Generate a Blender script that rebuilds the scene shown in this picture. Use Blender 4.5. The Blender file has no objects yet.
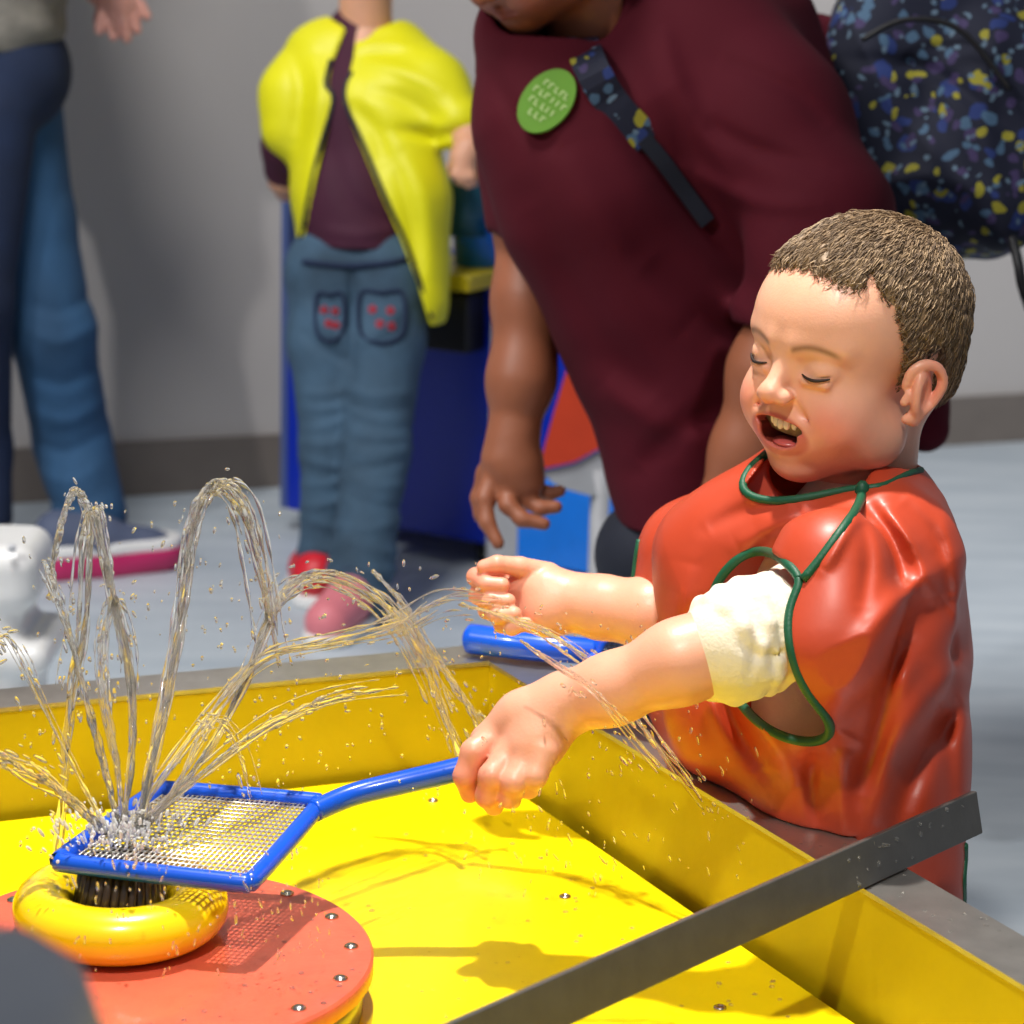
import bpy, math, random
import numpy as np
from concurrent.futures import ThreadPoolExecutor
from mathutils import Vector, Matrix
rnd = random.Random(7); rng = np.random.default_rng(7)
PI = math.pi
scene = bpy.context.scene
COL = scene.collection
f32 = np.float32
# ------------------------------------------------------------------ camera model
FPX = 2600.0; PITCH = math.radians(14.0); ROLL = math.radians(1.5); CAMH = 1.20
CAM = np.array([0, 0, CAMH])
FW = np.array([0, math.cos(PITCH), -math.sin(PITCH)])
R0 = np.array([1.0, 0, 0]); U0 = np.array([0, math.sin(PITCH), math.cos(PITCH)])
RT = R0*math.cos(ROLL) + U0*math.sin(ROLL)
UP = U0*math.cos(ROLL) - R0*math.sin(ROLL)
def W(px, py, s):
    "world point seen at (px,py) at distance s along the viewing axis"
    return CAM + s*(FW + (px-512)/FPX*RT - (py-512)/FPX*UP)
def PZ(px, py, z):
    "world point seen at (px,py) on the horizontal plane z"
    d = FW + (px-512)/FPX*RT - (py-512)/FPX*UP
    return CAM + d*((z-CAMH)/d[2])
def proj(p):
    q = p - CAM.astype(p.dtype)
    s = q@FW.astype(p.dtype)
    return 512+FPX*(q@RT.astype(p.dtype))/s, 512-FPX*(q@UP.astype(p.dtype))/s, s
def lin(c):
    c = [x/255 for x in c]
    return tuple(x/12.92 if x <= .04045 else ((x+.055)/1.055)**2.4 for x in c)
def unit(v):
    v = np.asarray(v, float); return v/np.linalg.norm(v)
# ------------------------------------------------------------------ SDF toolkit
def sst(x): x = np.clip(x, 0, 1); return x*x*(3-2*x)
def smin(a, b, k):
    if k <= 0: return np.minimum(a, b)
    h = np.maximum(k-np.abs(a-b), 0)/k
    return np.minimum(a, b)-h*h*(k*.25)
def d_cap(p, a, b, ra, rb):
    ab = b-a; L = float(ab@ab)
    if L < 1e-12: return np.linalg.norm(p-a, axis=1)-ra
    t = np.clip(((p-a)@ab)/L, 0, 1)
    q = p-a-t[:, None]*ab
    return np.sqrt((q*q).sum(1))-(ra+(rb-ra)*t)
def d_ell(p, c, r, R=None):
    q = p-c
    if R is not None: q = q@R.T
    a = q/r; b = a/r
    k0 = np.sqrt((a*a).sum(1)); k1 = np.sqrt((b*b).sum(1))+1e-9
    return k0*(k0-1)/k1
def d_box(p, c, hs, rr, R=None):
    q = p-c
    if R is not None: q = q@R.T
    q = np.abs(q)-(hs-rr)
    return np.sqrt((np.maximum(q, 0)**2).sum(1))+np.minimum(q.max(1), 0)-rr
def d_poly(x, y, poly):
    "signed distance to a 2D polygon"
    n = len(poly); d = np.full(x.shape, 1e9, f32); s = np.ones(x.shape, f32)
    j = n-1
    for i in range(n):
        vi = poly[i]; vj = poly[j]
        ex, ey = vj[0]-vi[0], vj[1]-vi[1]
        wx, wy = x-vi[0], y-vi[1]
        t = np.clip((wx*ex+wy*ey)/(ex*ex+ey*ey), 0, 1)
        bx, by = wx-ex*t, wy-ey*t
        d = np.minimum(d, bx*bx+by*by)
        c1 = y >= vi[1]; c2 = y < vj[1]; c3 = ex*wy > ey*wx
        fl = (c1 & c2 & c3) | (~c1 & ~c2 & ~c3)
        s = np.where(fl, -s, s); j = i
    return s*np.sqrt(d)
class S:
    def __init__(s): s.ops = []; s.margin = .04; s.cut = []
    def _add(s, f, lo, hi, k, op): s.ops.append((f, np.asarray(lo, f32), np.asarray(hi, f32), k, op)); return s
    def cap(s, a, b, ra, rb=None, k=.01, op='u'):
        rb = ra if rb is None else rb
        a = np.asarray(a, f32); b = np.asarray(b, f32); m = max(ra, rb)
        return s._add(lambda p: d_cap(p, a, b, ra, rb), np.minimum(a, b)-m, np.maximum(a, b)+m, k, op)
    def chain(s, pts, k=.01, op='u'):
        for i in range(len(pts)-1):
            s.cap(pts[i][0], pts[i+1][0], pts[i][1], pts[i+1][1], k, op)
        return s
    def ell(s, c, r, k=.01, op='u', R=None):
        c = np.asarray(c, f32); r = np.asarray(r, f32)
        if r.ndim == 0: r = np.array([r, r, r], f32)
        Rm = None if R is None else np.asarray(R, f32)
        e = r if R is None else np.full(3, r.max())
        return s._add(lambda p: d_ell(p, c, r, Rm), c-e, c+e, k, op)
    def box(s, c, hs, rr=.01, k=.01, op='u', R=None):
        c = np.asarray(c, f32); hs = np.asarray(hs, f32)
        Rm = None if R is None else np.asarray(R, f32)
        e = hs if R is None else np.full(3, np.linalg.norm(hs))
        return s._add(lambda p: d_box(p, c, hs, rr, Rm), c-e, c+e, k, op)
    def prism(s, poly, s0, s1, k=.004, op='s'):
        "volume seen through an outline between two distances"
        sm = (s0+s1)/2; c = [W(x, y, q) for x, y in poly for q in (s0, s1)]
        pl = [((x-512), (512-y)) for x, y in poly]
        def f(p):
            X, Y, Z = proj(p)
            d2 = d_poly(X-512, 512-Y, pl)*(sm/FPX)
            return np.maximum(d2, np.abs(Z-sm)-(s1-s0)/2)
        return s._add(f, np.min(c, 0), np.max(c, 0), k, op)
    def stroke(s, pts, w, amp, s0, s1, sm=None):
        "a soft raised (amp > 0, metres) or pressed fold along a line of (x, y) outline points"
        sm = (s0+s1)/2; c = [W(x, y, q) for x, y in pts for q in (s0, s1)]
        pl = [np.array(q, float) for q in spline([np.array(q, float) for q in pts], 4)]
        m = len(pl)-1; pad = 2.2*w*sm/FPX
        def f(p):
            X, Y, Z = proj(p); best = np.full(len(p), 1e9, f32); tb = np.zeros(len(p), f32)
            for i in range(m):
                e = pl[i+1]-pl[i]; wx = X-pl[i][0]; wy = Y-pl[i][1]
                t = np.clip((wx*e[0]+wy*e[1])/(e@e+1e-9), 0, 1)
                d = (wx-e[0]*t)**2+(wy-e[1]*t)**2; u = d < best
                best = np.where(u, d, best); tb = np.where(u, (i+t)/m, tb)
            z = sst((Z-s0)/.03)*sst((s1-Z)/.03)
            return (-amp*np.exp(-best/(w*w))*np.sin(np.clip(tb, .04, .96)*PI)**.6*z).astype(f32)
        return s._add(f, np.min(c, 0)-pad, np.max(c, 0)+pad, 0, 'd')
    def disp(s, f, lo=(-9, -9, -9), hi=(9, 9, 9)): return s._add(f, lo, hi, 0, 'd')
    def __call__(s, p):
        D = np.full(len(p), .3, f32)
        for f, lo, hi, k, op in s.ops:
            m = s.margin+k
            ix = np.nonzero(((p > lo-m) & (p < hi+m)).all(1))[0]
            if not len(ix): continue
            d = f(p[ix]); o = D[ix]
            if op == 'u': D[ix] = smin(o, d, k)
            elif op == 's': D[ix] = -smin(-o, d, k)
            elif op == 'i': D[ix] = -smin(-o, -d, k)
            else: D[ix] = o+d
        return D
    def bounds(s):
        u = [o for o in s.ops if o[4] == 'u']
        return np.min([o[1] for o in u], 0), np.max([o[2] for o in u], 0)
def peval(f, p, n=120000):
    p = np.ascontiguousarray(p, dtype=f32)
    ch = [p[i:i+n] for i in range(0, len(p), n)]
    if not ch: return np.zeros(0, f32)
    with ThreadPoolExecutor(4) as ex: return np.concatenate(list(ex.map(f, ch)))
def polygonise(f, h, lo=None, hi=None, newton=1):
    "surface nets over a sparse sampling of f"
    B = 8; f.margin = max(.03, B*h*1.1)
    b0, b1 = f.bounds()
    lo = b0-3*h if lo is None else np.maximum(b0-3*h, lo)
    hi = b1+3*h if hi is None else np.minimum(b1+3*h, hi)
    lo = np.asarray(lo, float); nb = np.ceil((np.asarray(hi)-lo)/(B*h)).astype(int)
    g = np.stack(np.meshgrid(*[np.arange(n) for n in nb], indexing='ij'), -1).reshape(-1, 3)
    cen = lo+(g*B+(B-1)/2)*h
    dc = peval(f, cen)
    act = np.abs(dc) < B*h*.87*1.5
    D = np.repeat(np.repeat(np.repeat(np.where(dc < 0, -1, 1).astype(f32).reshape(nb), B, 0), B, 1), B, 2)
    ga = g[act]
    off = np.stack(np.meshgrid(*[np.arange(B)]*3, indexing='ij'), -1).reshape(-1, 3)
    idx = (ga[:, None, :]*B+off[None]).reshape(-1, 3)
    D[idx[:, 0], idx[:, 1], idx[:, 2]] = peval(f, lo+idx*h)
    D[0] = D[-1] = 1; D[:, 0] = D[:, -1] = 1; D[:, :, 0] = D[:, :, -1] = 1
    I = (D < 0)
    c = np.zeros(tuple(np.array(D.shape)-1), np.uint8)
    sl = lambda a, i, j, k: a[i:a.shape[0]-1+i, j:a.shape[1]-1+j, k:a.shape[2]-1+k]
    for i in (0, 1):
        for j in (0, 1):
            for k in (0, 1): c += sl(I, i, j, k)
    cells = np.argwhere((c > 0) & (c < 8))
    num = np.zeros((len(cells), 3)); cnt = np.zeros(len(cells))
    cor = np.array([[i, j, k] for i in (0, 1) for j in (0, 1) for k in (0, 1)])
    for a in range(8):
        for b in range(a+1, 8):
            if np.abs(cor[a]-cor[b]).sum() != 1: continue
            pa = cells+cor[a]; pb = cells+cor[b]
            da = D[pa[:, 0], pa[:, 1], pa[:, 2]]; db = D[pb[:, 0], pb[:, 1], pb[:, 2]]
            m = (da < 0) != (db < 0)
            t = np.where(m, da/np.where(m, da-db, 1), 0)
            num += np.where(m[:, None], cor[a]+t[:, None]*(cor[b]-cor[a]), 0); cnt += m
    V = lo+(cells+num/cnt[:, None])*h
    cid = np.full(c.shape, -1, np.int32); cid[cells[:, 0], cells[:, 1], cells[:, 2]] = np.arange(len(cells))
    F = []
    for ax in range(3):
        o = [(1, 2), (2, 0), (0, 1)][ax]
        s0 = [slice(None)]*3; s1 = [slice(None)]*3; s0[ax] = slice(0, -1); s1[ax] = slice(1, None)
        e = I[tuple(s0)] != I[tuple(s1)]
        w = np.argwhere(e); ok = (w[:, o[0]] > 0) & (w[:, o[1]] > 0)
        w = w[ok]
        u = np.zeros(3, int); u[o[0]] = 1; v = np.zeros(3, int); v[o[1]] = 1
        q = [w, w-u, w-u-v, w-v]
        ids = np.stack([cid[np.clip(x[:, 0], 0, c.shape[0]-1), np.clip(x[:, 1], 0, c.shape[1]-1), np.clip(x[:, 2], 0, c.shape[2]-1)] for x in q], 1)
        st = I[w[:, 0], w[:, 1], w[:, 2]]
        ids = np.where(st[:, None], ids, ids[:, ::-1])
        F.append(ids[(ids >= 0).all(1)])
    F = np.concatenate(F)
    for _ in range(newton):
        e = h*.5; d0 = peval(f, V)
        gr = np.stack([(peval(f, V+e*np.eye(3)[i])-peval(f, V-e*np.eye(3)[i]))/(2*e) for i in range(3)], 1)
        g2 = np.maximum((gr**2).sum(1), .2)
        st = -(d0/g2)[:, None]*gr
        ln = np.linalg.norm(st, axis=1, keepdims=True)+1e-12
        V = V+st*np.minimum(1, .6*h/ln)
    return V, F
def ray(f, px, py, s0, s1=6.0):
    "distance along the viewing axis of the first surface point of f behind (px,py)"
    ss = np.arange(s0, s1, .002); P = np.array([W(px, py, s) for s in ss])
    f.margin = .04
    d = f(P.astype(f32)); i = np.nonzero(d < 0)[0]
    return W(px, py, ss[i[0]]) if len(i) else None
# ------------------------------------------------------------------ mesh objects
def wloc(o):
    v = np.zeros(3)
    while o is not None: v = v+np.array(o.location); o = o.parent
    return v
def setp(o, label=None, cat=None, group=None, kind=None):
    if label: o['label'] = label
    if cat: o['category'] = cat
    if group: o['group'] = group
    if kind: o['kind'] = kind
    return o
def empty(name, loc, label, cat, group=None):
    o = bpy.data.objects.new(name, None); COL.objects.link(o); o.location = [float(x) for x in loc]
    o.empty_display_size = .05
    return setp(o, label, cat, group)
def mkobj(name, V, F, mat, parent=None, smooth=True, colors=None, base=None, **kw):
    V = np.asarray(V, float)
    me = bpy.data.meshes.new(name)
    if parent is not None: org = wloc(parent)
    elif base is not None: org = np.asarray(base, float)
    else: org = np.array([(V[:, 0].min()+V[:, 0].max())/2, (V[:, 1].min()+V[:, 1].max())/2, V[:, 2].min()])
    V = V-org
    if isinstance(F, np.ndarray):
        n = len(F); k = F.shape[1]
        me.vertices.add(len(V)); me.vertices.foreach_set('co', V.astype(f32).ravel())
        me.loops.add(n*k); me.loops.foreach_set('vertex_index', F.astype(np.int32).ravel())
        me.polygons.add(n); me.polygons.foreach_set('loop_start', np.arange(0, n*k, k, dtype=np.int32))
        me.polygons.foreach_set('loop_total', np.full(n, k, np.int32))
        me.update(calc_edges=True); me.validate()
    else:
        me.from_pydata([tuple(v) for v in V], [], [tuple(int(i) for i in f) for f in F]); me.update()
    me.polygons.foreach_set('use_smooth', np.full(len(me.polygons), smooth, bool))
    if colors is not None:
        ca = me.color_attributes.new('Col', 'FLOAT_COLOR', 'POINT')
        c4 = np.ones((len(V), 4), f32); c4[:, :3] = colors
        ca.data.foreach_set('color', c4.ravel())
    me.materials.append(mat)
    o = bpy.data.objects.new(name, me); COL.objects.link(o)
    if parent is not None: o.parent = parent
    else: o.location = [float(x) for x in org]
    return setp(o, **kw)
class MB:
    "collects simple solids for one mesh"
    def __init__(s): s.V = []; s.F = []
    def add(s, V, F):
        n = len(s.V); s.V += [tuple(map(float, v)) for v in V]; s.F += [tuple(i+n for i in f) for f in F]; return s
    def hexa(s, b, t):
        "solid between two loops"
        n = len(b)
        return s.add(list(b)+list(t), [tuple(reversed(range(n))), tuple(range(n, 2*n))]+[(i, (i+1) % n, n+(i+1) % n, n+i) for i in range(n)])
    def box(s, c, hs, X=(1, 0, 0), Y=(0, 1, 0), Z=(0, 0, 1), bev=0.0):
        c = np.asarray(c, float); X, Y, Z = [unit(a) for a in (X, Y, Z)]
        hx, hy, hz = hs; b = min(bev, hx*.9, hy*.9, hz*.9)
        if b <= 0:
            L = [(-1, -1), (1, -1), (1, 1), (-1, 1)]
            return s.hexa([c+X*hx*i+Y*hy*j-Z*hz for i, j in L], [c+X*hx*i+Y*hy*j+Z*hz for i, j in L])
        rings = []
        for q, z in ((b, -hz), (b*.3, -hz+b*.3), (0, -hz+b), (0, hz-b), (b*.3, hz-b*.3), (b, hz)):
            r = []
            for sx, sy in ((1, 1), (-1, 1), (-1, -1), (1, -1)):
                ox, oy = hx-q, hy-q; bb = b
                a = [(ox, oy-bb), (ox-bb*.3, oy-bb*.3), (ox-bb, oy)]
                a = [(sx*u, sy*v) for u, v in a]
                if sx*sy < 0: a = a[::-1]
                r += [c+X*u+Y*v+Z*z for u, v in a]
            rings.append(r)
        return s.loft(rings, True)
    def loft(s, rings, caps=True, closed=True):
        n = len(rings[0]); V = [v for r in rings for v in r]; F = []
        for k in range(len(rings)-1):
            for i in range(n if closed else n-1):
                j = (i+1) % n; F.append((k*n+i, k*n+j, (k+1)*n+j, (k+1)*n+i))
        if caps: F += [tuple(reversed(range(n))), tuple(range((len(rings)-1)*n, len(rings)*n))]
        return s.add(V, F)
    def lathe(s, c, prof, n=48, axis=(0, 0, 1), caps=True):
        c = np.asarray(c, float); A = unit(axis); X = unit(np.cross(A, (0.31, .95, .1))); Y = np.cross(A, X)
        return s.loft([[c+A*z+(X*math.cos(2*PI*i/n)+Y*math.sin(2*PI*i/n))*max(r, 1e-5) for i in range(n)] for r, z in prof], caps)
    def tube(s, pts, r, n=8, caps=True):
        pts = np.asarray(pts, float); m = len(pts)
        r = np.broadcast_to(np.asarray(r, float), (m,))
        T = np.gradient(pts, axis=0); T /= np.linalg.norm(T, axis=1, keepdims=True)+1e-12
        X = unit(np.cross(T[0], (0.3, .2, .93))); rings = []
        for i in range(m):
            X = X-T[i]*(X@T[i]); X /= np.linalg.norm(X)+1e-12; Y = np.cross(T[i], X)
            rings.append([pts[i]+r[i]*(X*math.cos(2*PI*a/n)+Y*math.sin(2*PI*a/n)) for a in range(n)])
        return s.loft(rings, caps)
    def ball(s, c, r, n=10, axes=None):
        r = np.broadcast_to(np.asarray(r, float), (3,)); A = np.eye(3) if axes is None else axes
        c = np.asarray(c, float); rings = []
        for i in range(1, n):
            t = PI*i/n
            rings.append([c+A[0]*r[0]*math.sin(t)*math.cos(2*PI*j/n/1)+A[1]*r[1]*math.sin(t)*math.sin(2*PI*j/n)-A[2]*r[2]*math.cos(t) for j in range(n)])
        return s.loft(rings, True)
    def build(s, name, mat, parent=None, smooth=True, **kw):
        return mkobj(name, np.array(s.V), s.F, mat, parent, smooth, **kw)
def spline(pts, n=12, closed=False):
    P = [np.asarray(p, float) for p in pts]; m = len(P); out = []
    for i in range(m if closed else m-1):
        g = (lambda j: P[j % m]) if closed else (lambda j: P[min(max(j, 0), m-1)])
        a, b, c, d = g(i-1), g(i), g(i+1), g(i+2)
        for k in range(n):
            t = k/n
            out.append(.5*((2*b)+(c-a)*t+(2*a-5*b+4*c-d)*t*t+(3*b-a-3*c+d)*t**3))
    out.append(P[0] if closed else P[-1])
    return np.array(out)
def fixn(o):
    "recalculate outward normals"
    import bmesh
    bm = bmesh.new(); bm.from_mesh(o.data); bmesh.ops.recalc_face_normals(bm, faces=bm.faces); bm.to_mesh(o.data); bm.free(); return o
# ------------------------------------------------------------------ materials
def new_mat(name):
    m = bpy.data.materials.new(name); m.use_nodes = True
    nt = m.node_tree; return m, nt, nt.nodes['Principled BSDF']
def mat(name, c, rough=.5, metal=0.0, var=.06, vscale=20, bump=0.0, bscale=200, coat=0.0, spec=.5, sss=0.0, attr=False, stretch=None, sheen=0.0, coatr=.1):
    m, nt, b = new_mat(name); N = nt.nodes.new; L = nt.links.new
    tc = N('ShaderNodeTexCoord'); src = tc.outputs['Object']
    if stretch:
        mp = N('ShaderNodeMapping'); mp.inputs['Scale'].default_value = stretch; L(src, mp.inputs['Vector']); src = mp.outputs['Vector']
    n = N('ShaderNodeTexNoise'); n.inputs['Scale'].default_value = vscale; n.inputs['Detail'].default_value = 4
    L(src, n.inputs['Vector'])
    mr = N('ShaderNodeMapRange'); mr.inputs['From Min'].default_value = .3; mr.inputs['From Max'].default_value = .7
    mr.inputs['To Min'].default_value = 1-var; mr.inputs['To Max'].default_value = 1+var; L(n.outputs['Fac'], mr.inputs['Value'])
    mx = N('ShaderNodeMix'); mx.data_type = 'RGBA'; mx.blend_type = 'MULTIPLY'; mx.inputs['Factor'].default_value = 1
    if attr:
        a = N('ShaderNodeVertexColor'); a.layer_name = 'Col'; L(a.outputs['Color'], mx.inputs[6])
    else: mx.inputs[6].default_value = (*lin(c), 1)
    L(mr.outputs['Result'], mx.inputs[7]); L(mx.outputs[2], b.inputs['Base Color'])
    b.inputs['Roughness'].default_value = rough; b.inputs['Metallic'].default_value = metal
    b.inputs['Coat Weight'].default_value = coat; b.inputs['Coat Roughness'].default_value = coatr
    b.inputs['Specular IOR Level'].default_value = spec
    if sheen: b.inputs['Sheen Weight'].default_value = sheen
    if sss:
        b.inputs['Subsurface Weight'].default_value = sss; b.inputs['Subsurface Radius'].default_value = (.012, .004, .002)
        b.inputs['Subsurface Scale'].default_value = 1.0
    if bump:
        n2 = N('ShaderNodeTexNoise'); n2.inputs['Scale'].default_value = bscale; n2.inputs['Detail'].default_value = 3; L(src, n2.inputs['Vector'])
        bp = N('ShaderNodeBump'); bp.inputs['Strength'].default_value = bump; bp.inputs['Distance'].default_value = .002
        L(n2.outputs['Fac'], bp.inputs['Height']); L(bp.outputs['Normal'], b.inputs['Normal'])
    return m
# ================================================================== materials of the place
M = {}
M['wall'] = mat('painted_wall', (182, 178, 176), .8, var=.03, vscale=2)
M['base'] = mat('baseboard_vinyl', (112, 104, 98), .5, var=.05)
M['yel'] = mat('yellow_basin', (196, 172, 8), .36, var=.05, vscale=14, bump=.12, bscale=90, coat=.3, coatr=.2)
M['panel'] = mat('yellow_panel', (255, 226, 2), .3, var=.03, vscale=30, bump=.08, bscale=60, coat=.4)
M['steel'] = mat('brushed_steel', (182, 178, 172), .32, .85, var=.10, vscale=40, bump=.1, bscale=300)
M['dsteel'] = mat('dark_bar_metal', (104, 102, 98), .36, .5, var=.08, vscale=50, bump=.08, bscale=200)
M['screw'] = mat('screw_steel', (205, 200, 190), .22, 1.0)
M['red'] = mat('red_disc', (220, 100, 74), .34, var=.08, vscale=45, bump=.15, bscale=120, coat=.4)
M['ring'] = mat('yellow_ring', (255, 216, 8), .25, coat=.6, var=.03)
M['blue'] = mat('blue_plastic', (8, 84, 216), .28, coat=.5, var=.05)
M['wire'] = mat('wire_mesh', (214, 210, 202), .3, .6)
M['brush'] = mat('dark_nozzle', (66, 50, 34), .3, .2, var=.3, vscale=90, coat=.6)
M['bluebox'] = mat('blue_cabinet', (4, 40, 168), .35, var=.05, vscale=6)
M['blueedge'] = mat('blue_grey_edge', (70, 88, 140), .5)
M['cyan'] = mat('cyan_bucket', (20, 120, 226), .35, coat=.3)
M['teal'] = mat('teal_bucket', (6, 76, 100), .4)
M['olive'] = mat('yellow_ledge', (196, 176, 30), .4)
M['black'] = mat('black_rubber', (22, 22, 26), .5)
M['white'] = mat('white_plastic', (240, 240, 238), .35, coat=.2, var=.02)
M['orange'] = mat('orange_sheet', (206, 66, 34), .4, var=.05)
M['grey'] = mat('grey_plastic', (200, 202, 206), .5)
M['lgrey'] = mat('light_grey_trim', (170, 172, 176), .5)
# floor: pale blue-grey vinyl with faint brushed variation
m, nt, b = new_mat('vinyl_floor'); N = nt.nodes.new; L = nt.links.new
tc = N('ShaderNodeTexCoord'); mp = N('ShaderNodeMapping'); mp.inputs['Scale'].default_value = (1, 5, 1)
n = N('ShaderNodeTexNoise'); n.inputs['Scale'].default_value = 3; n.inputs['Detail'].default_value = 6
cr = N('ShaderNodeValToRGB'); cr.color_ramp.elements[0].color = (*lin((178, 190, 200)), 1); cr.color_ramp.elements[1].color = (*lin((198, 208, 216)), 1)
cr.color_ramp.elements[0].position = .35; cr.color_ramp.elements[1].position = .65
L(tc.outputs['Object'], mp.inputs['Vector']); L(mp.outputs['Vector'], n.inputs['Vector']); L(n.outputs['Fac'], cr.inputs['Fac']); L(cr.outputs['Color'], b.inputs['Base Color'])
b.inputs['Roughness'].default_value = .42; M['floor'] = m
# ================================================================== room
wl = PZ(0, 503, 0); wr = PZ(1024, 440, 0); wd = unit(wr-wl); wn = np.array([wd[1], -wd[0], 0])   # towards the camera
if wn[1] > 0: wn = -wn
A = wl-wd*3.5; B = wr+wd*3.5
MB().hexa([A-wn*.15, A, B, B-wn*.15], [p+np.array([0, 0, 3.2]) for p in (A-wn*.15, A, B, B-wn*.15)]).build('wall_back', M['wall'], smooth=False, kind='structure', label='pale grey painted wall behind the visitors')
bh = .105
MB().hexa([A+wn*.0005, A+wn*.012, B+wn*.012, B+wn*.0005], [p+np.array([0, 0, bh]) for p in (A+wn*.0005, A+wn*.012, B+wn*.012, B+wn*.0005)]).build('baseboard_back', M['base'], smooth=False, kind='structure', label='dark grey baseboard')
MB().hexa([(-5, -1.5, -.05), (6, -1.5, -.05), (6, 9, -.05), (-5, 9, -.05)], [(-5, -1.5, 0), (6, -1.5, 0), (6, 9, 0), (-5, 9, 0)]).build('floor', M['floor'], smooth=False, kind='structure', label='pale blue-grey vinyl floor')
# ================================================================== water table
ZR = .45; ZP = .345
Cn = PZ(490, 660, ZR); Rn = PZ(1024, 983, ZR); Ln = PZ(0, 707, ZR)
dR = unit(Rn-Cn); dL = unit(Ln-Cn)
RW = .052                                                     # rim width
def outn(d, inside):                                          # outward horizontal normal of a side
    n = unit(np.array([d[1], -d[0], 0])); return n if n@(inside-Cn) < 0 else -n
mid = (Rn+Ln)/2
nR = outn(dR, mid); nL = outn(dL, mid)
def isect(p, d, q, e):
    a = np.array([[d[0], -e[0]], [d[1], -e[1]]]); t = np.linalg.solve(a, (q-p)[:2]); return p+d*t[0]
PR = Cn+dR*1.62; PL = Cn+dL*1.35; PF = PR+dL*1.35              # inner corners
inner = [Cn, PR, PF, PL]
def offset(loop, ds):
    n = len(loop); out = []
    cen = sum(loop)/n
    for i in range(n):
        p0, p1, p2 = loop[i-1], loop[i], loop[(i+1) % n]
        def nn(a, b):
            d = unit(b-a); q = np.array([d[1], -d[0], 0]); return q if q@(a-cen) > 0 else -q
        n1, n2 = nn(p0, p1), nn(p1, p2)
        out.append(isect(p0+n1*ds, unit(p1-p0), p1+n2*ds, unit(p2-p1)))
    return out
zz = lambda L_, z: [np.array([p[0], p[1], z]) for p in L_]
tb = (sum(inner)/4).copy(); tb[2] = 0
table = empty('water_table', tb, 'yellow water play table with a steel rim and red fountain disc', 'water table')
outer = offset(inner, RW)
# basin walls: each side a wall with thickness
for i in range(4):
    a, b_ = inner[i], inner[(i+1) % 4]; o = offset(inner, .012); oa, ob = o[i], o[(i+1) % 4]
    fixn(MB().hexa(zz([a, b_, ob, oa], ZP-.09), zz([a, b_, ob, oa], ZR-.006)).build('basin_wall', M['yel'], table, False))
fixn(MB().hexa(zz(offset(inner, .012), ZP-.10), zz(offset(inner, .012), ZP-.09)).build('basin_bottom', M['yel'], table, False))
# rim: flat steel ledge with an inner folded lip
mb = MB(); ip = offset(inner, -.003)
prof = [(ip, ZR-.004), (ip, ZR), (outer, ZR), (outer, ZR-.045), (offset(inner, RW-.003), ZR-.045), (offset(inner, RW-.003), ZR-.005), (offset(inner, .0005), ZR-.005), (offset(inner, .0005), ZR-.0065)]
V = []; F = []
for L_, z in prof: V += zz(L_, z)
n_ = len(prof)
for k in range(n_):
    for i in range(4):
        j = (i+1) % 4; F.append((k*4+i, k*4+j, ((k+1) % n_)*4+j, ((k+1) % n_)*4+i))
fixn(mb.add(V, F).build('rim', M['steel'], table, False, label='brushed steel rim'))
# skirt and legs
sk = offset(inner, .02)
fixn(MB().hexa(zz(sk, .05), zz(sk, ZP-.101)).build('cabinet_skirt', M['bluebox'], table, False))
for p in offset(inner, -.08):
    MB().lathe((p[0], p[1], 0), [(.03, 0), (.03, .03), (.02, .035), (.02, .05)], 16).build('foot', M['black'], table)
# raised yellow floor panel with a gap along the right wall
pn = offset(inner, -.012)
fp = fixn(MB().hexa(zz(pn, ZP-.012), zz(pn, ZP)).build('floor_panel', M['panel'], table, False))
for (x, y) in ((565, 897), (720, 1008), (433, 801), (860, 1130), (470, 1130)):
    p = PZ(x, y, ZP)
    MB().lathe((p[0], p[1], ZP), [(.0052, 0), (.0050, .0012), (.0025, .0022), (.0022, .0012), (.0001, .0012)], 18).build('screw', M['screw'], fp)
for q in ((300, 1150), (100, 812)):
    p = PZ(*q, ZP); MB().lathe((p[0], p[1], ZP), [(.0052, 0), (.0050, .0012), (.0025, .0022), (.0022, .0012), (.0001, .0012)], 18).build('screw', M['screw'], fp)
# fountain disc
ZD = .39; dc = PZ(150, 952, ZD); RD = .170
fb = MB().lathe((dc[0], dc[1], 0), [(RD-.002, ZD-.016), (RD, ZD-.014), (RD, ZD-.002), (RD-.002, ZD), (.02, ZD)], 96).build('fountain_disc', M['red'], table, False)
for poly in fb.data.polygons: poly.use_smooth = len(poly.vertices) == 4 and abs(poly.normal.z) < .5
MB().lathe((dc[0], dc[1], 0), [(RD-.008, ZP+.0005), (RD-.008, ZD-.0165)], 96).build('fountain_drum', M['steel'], table)
for k in range(16):
    a = 2*PI*k/16+.13; c = np.array([dc[0]+math.cos(a)*(RD-.017), dc[1]+math.sin(a)*(RD-.017), ZD])
    MB().lathe(c, [(.0058, 0), (.0055, .0012), (.003, .0026), (.0001, .003)], 16).build('rivet', M['screw'], fb, label='shiny domed rivet')
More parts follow.
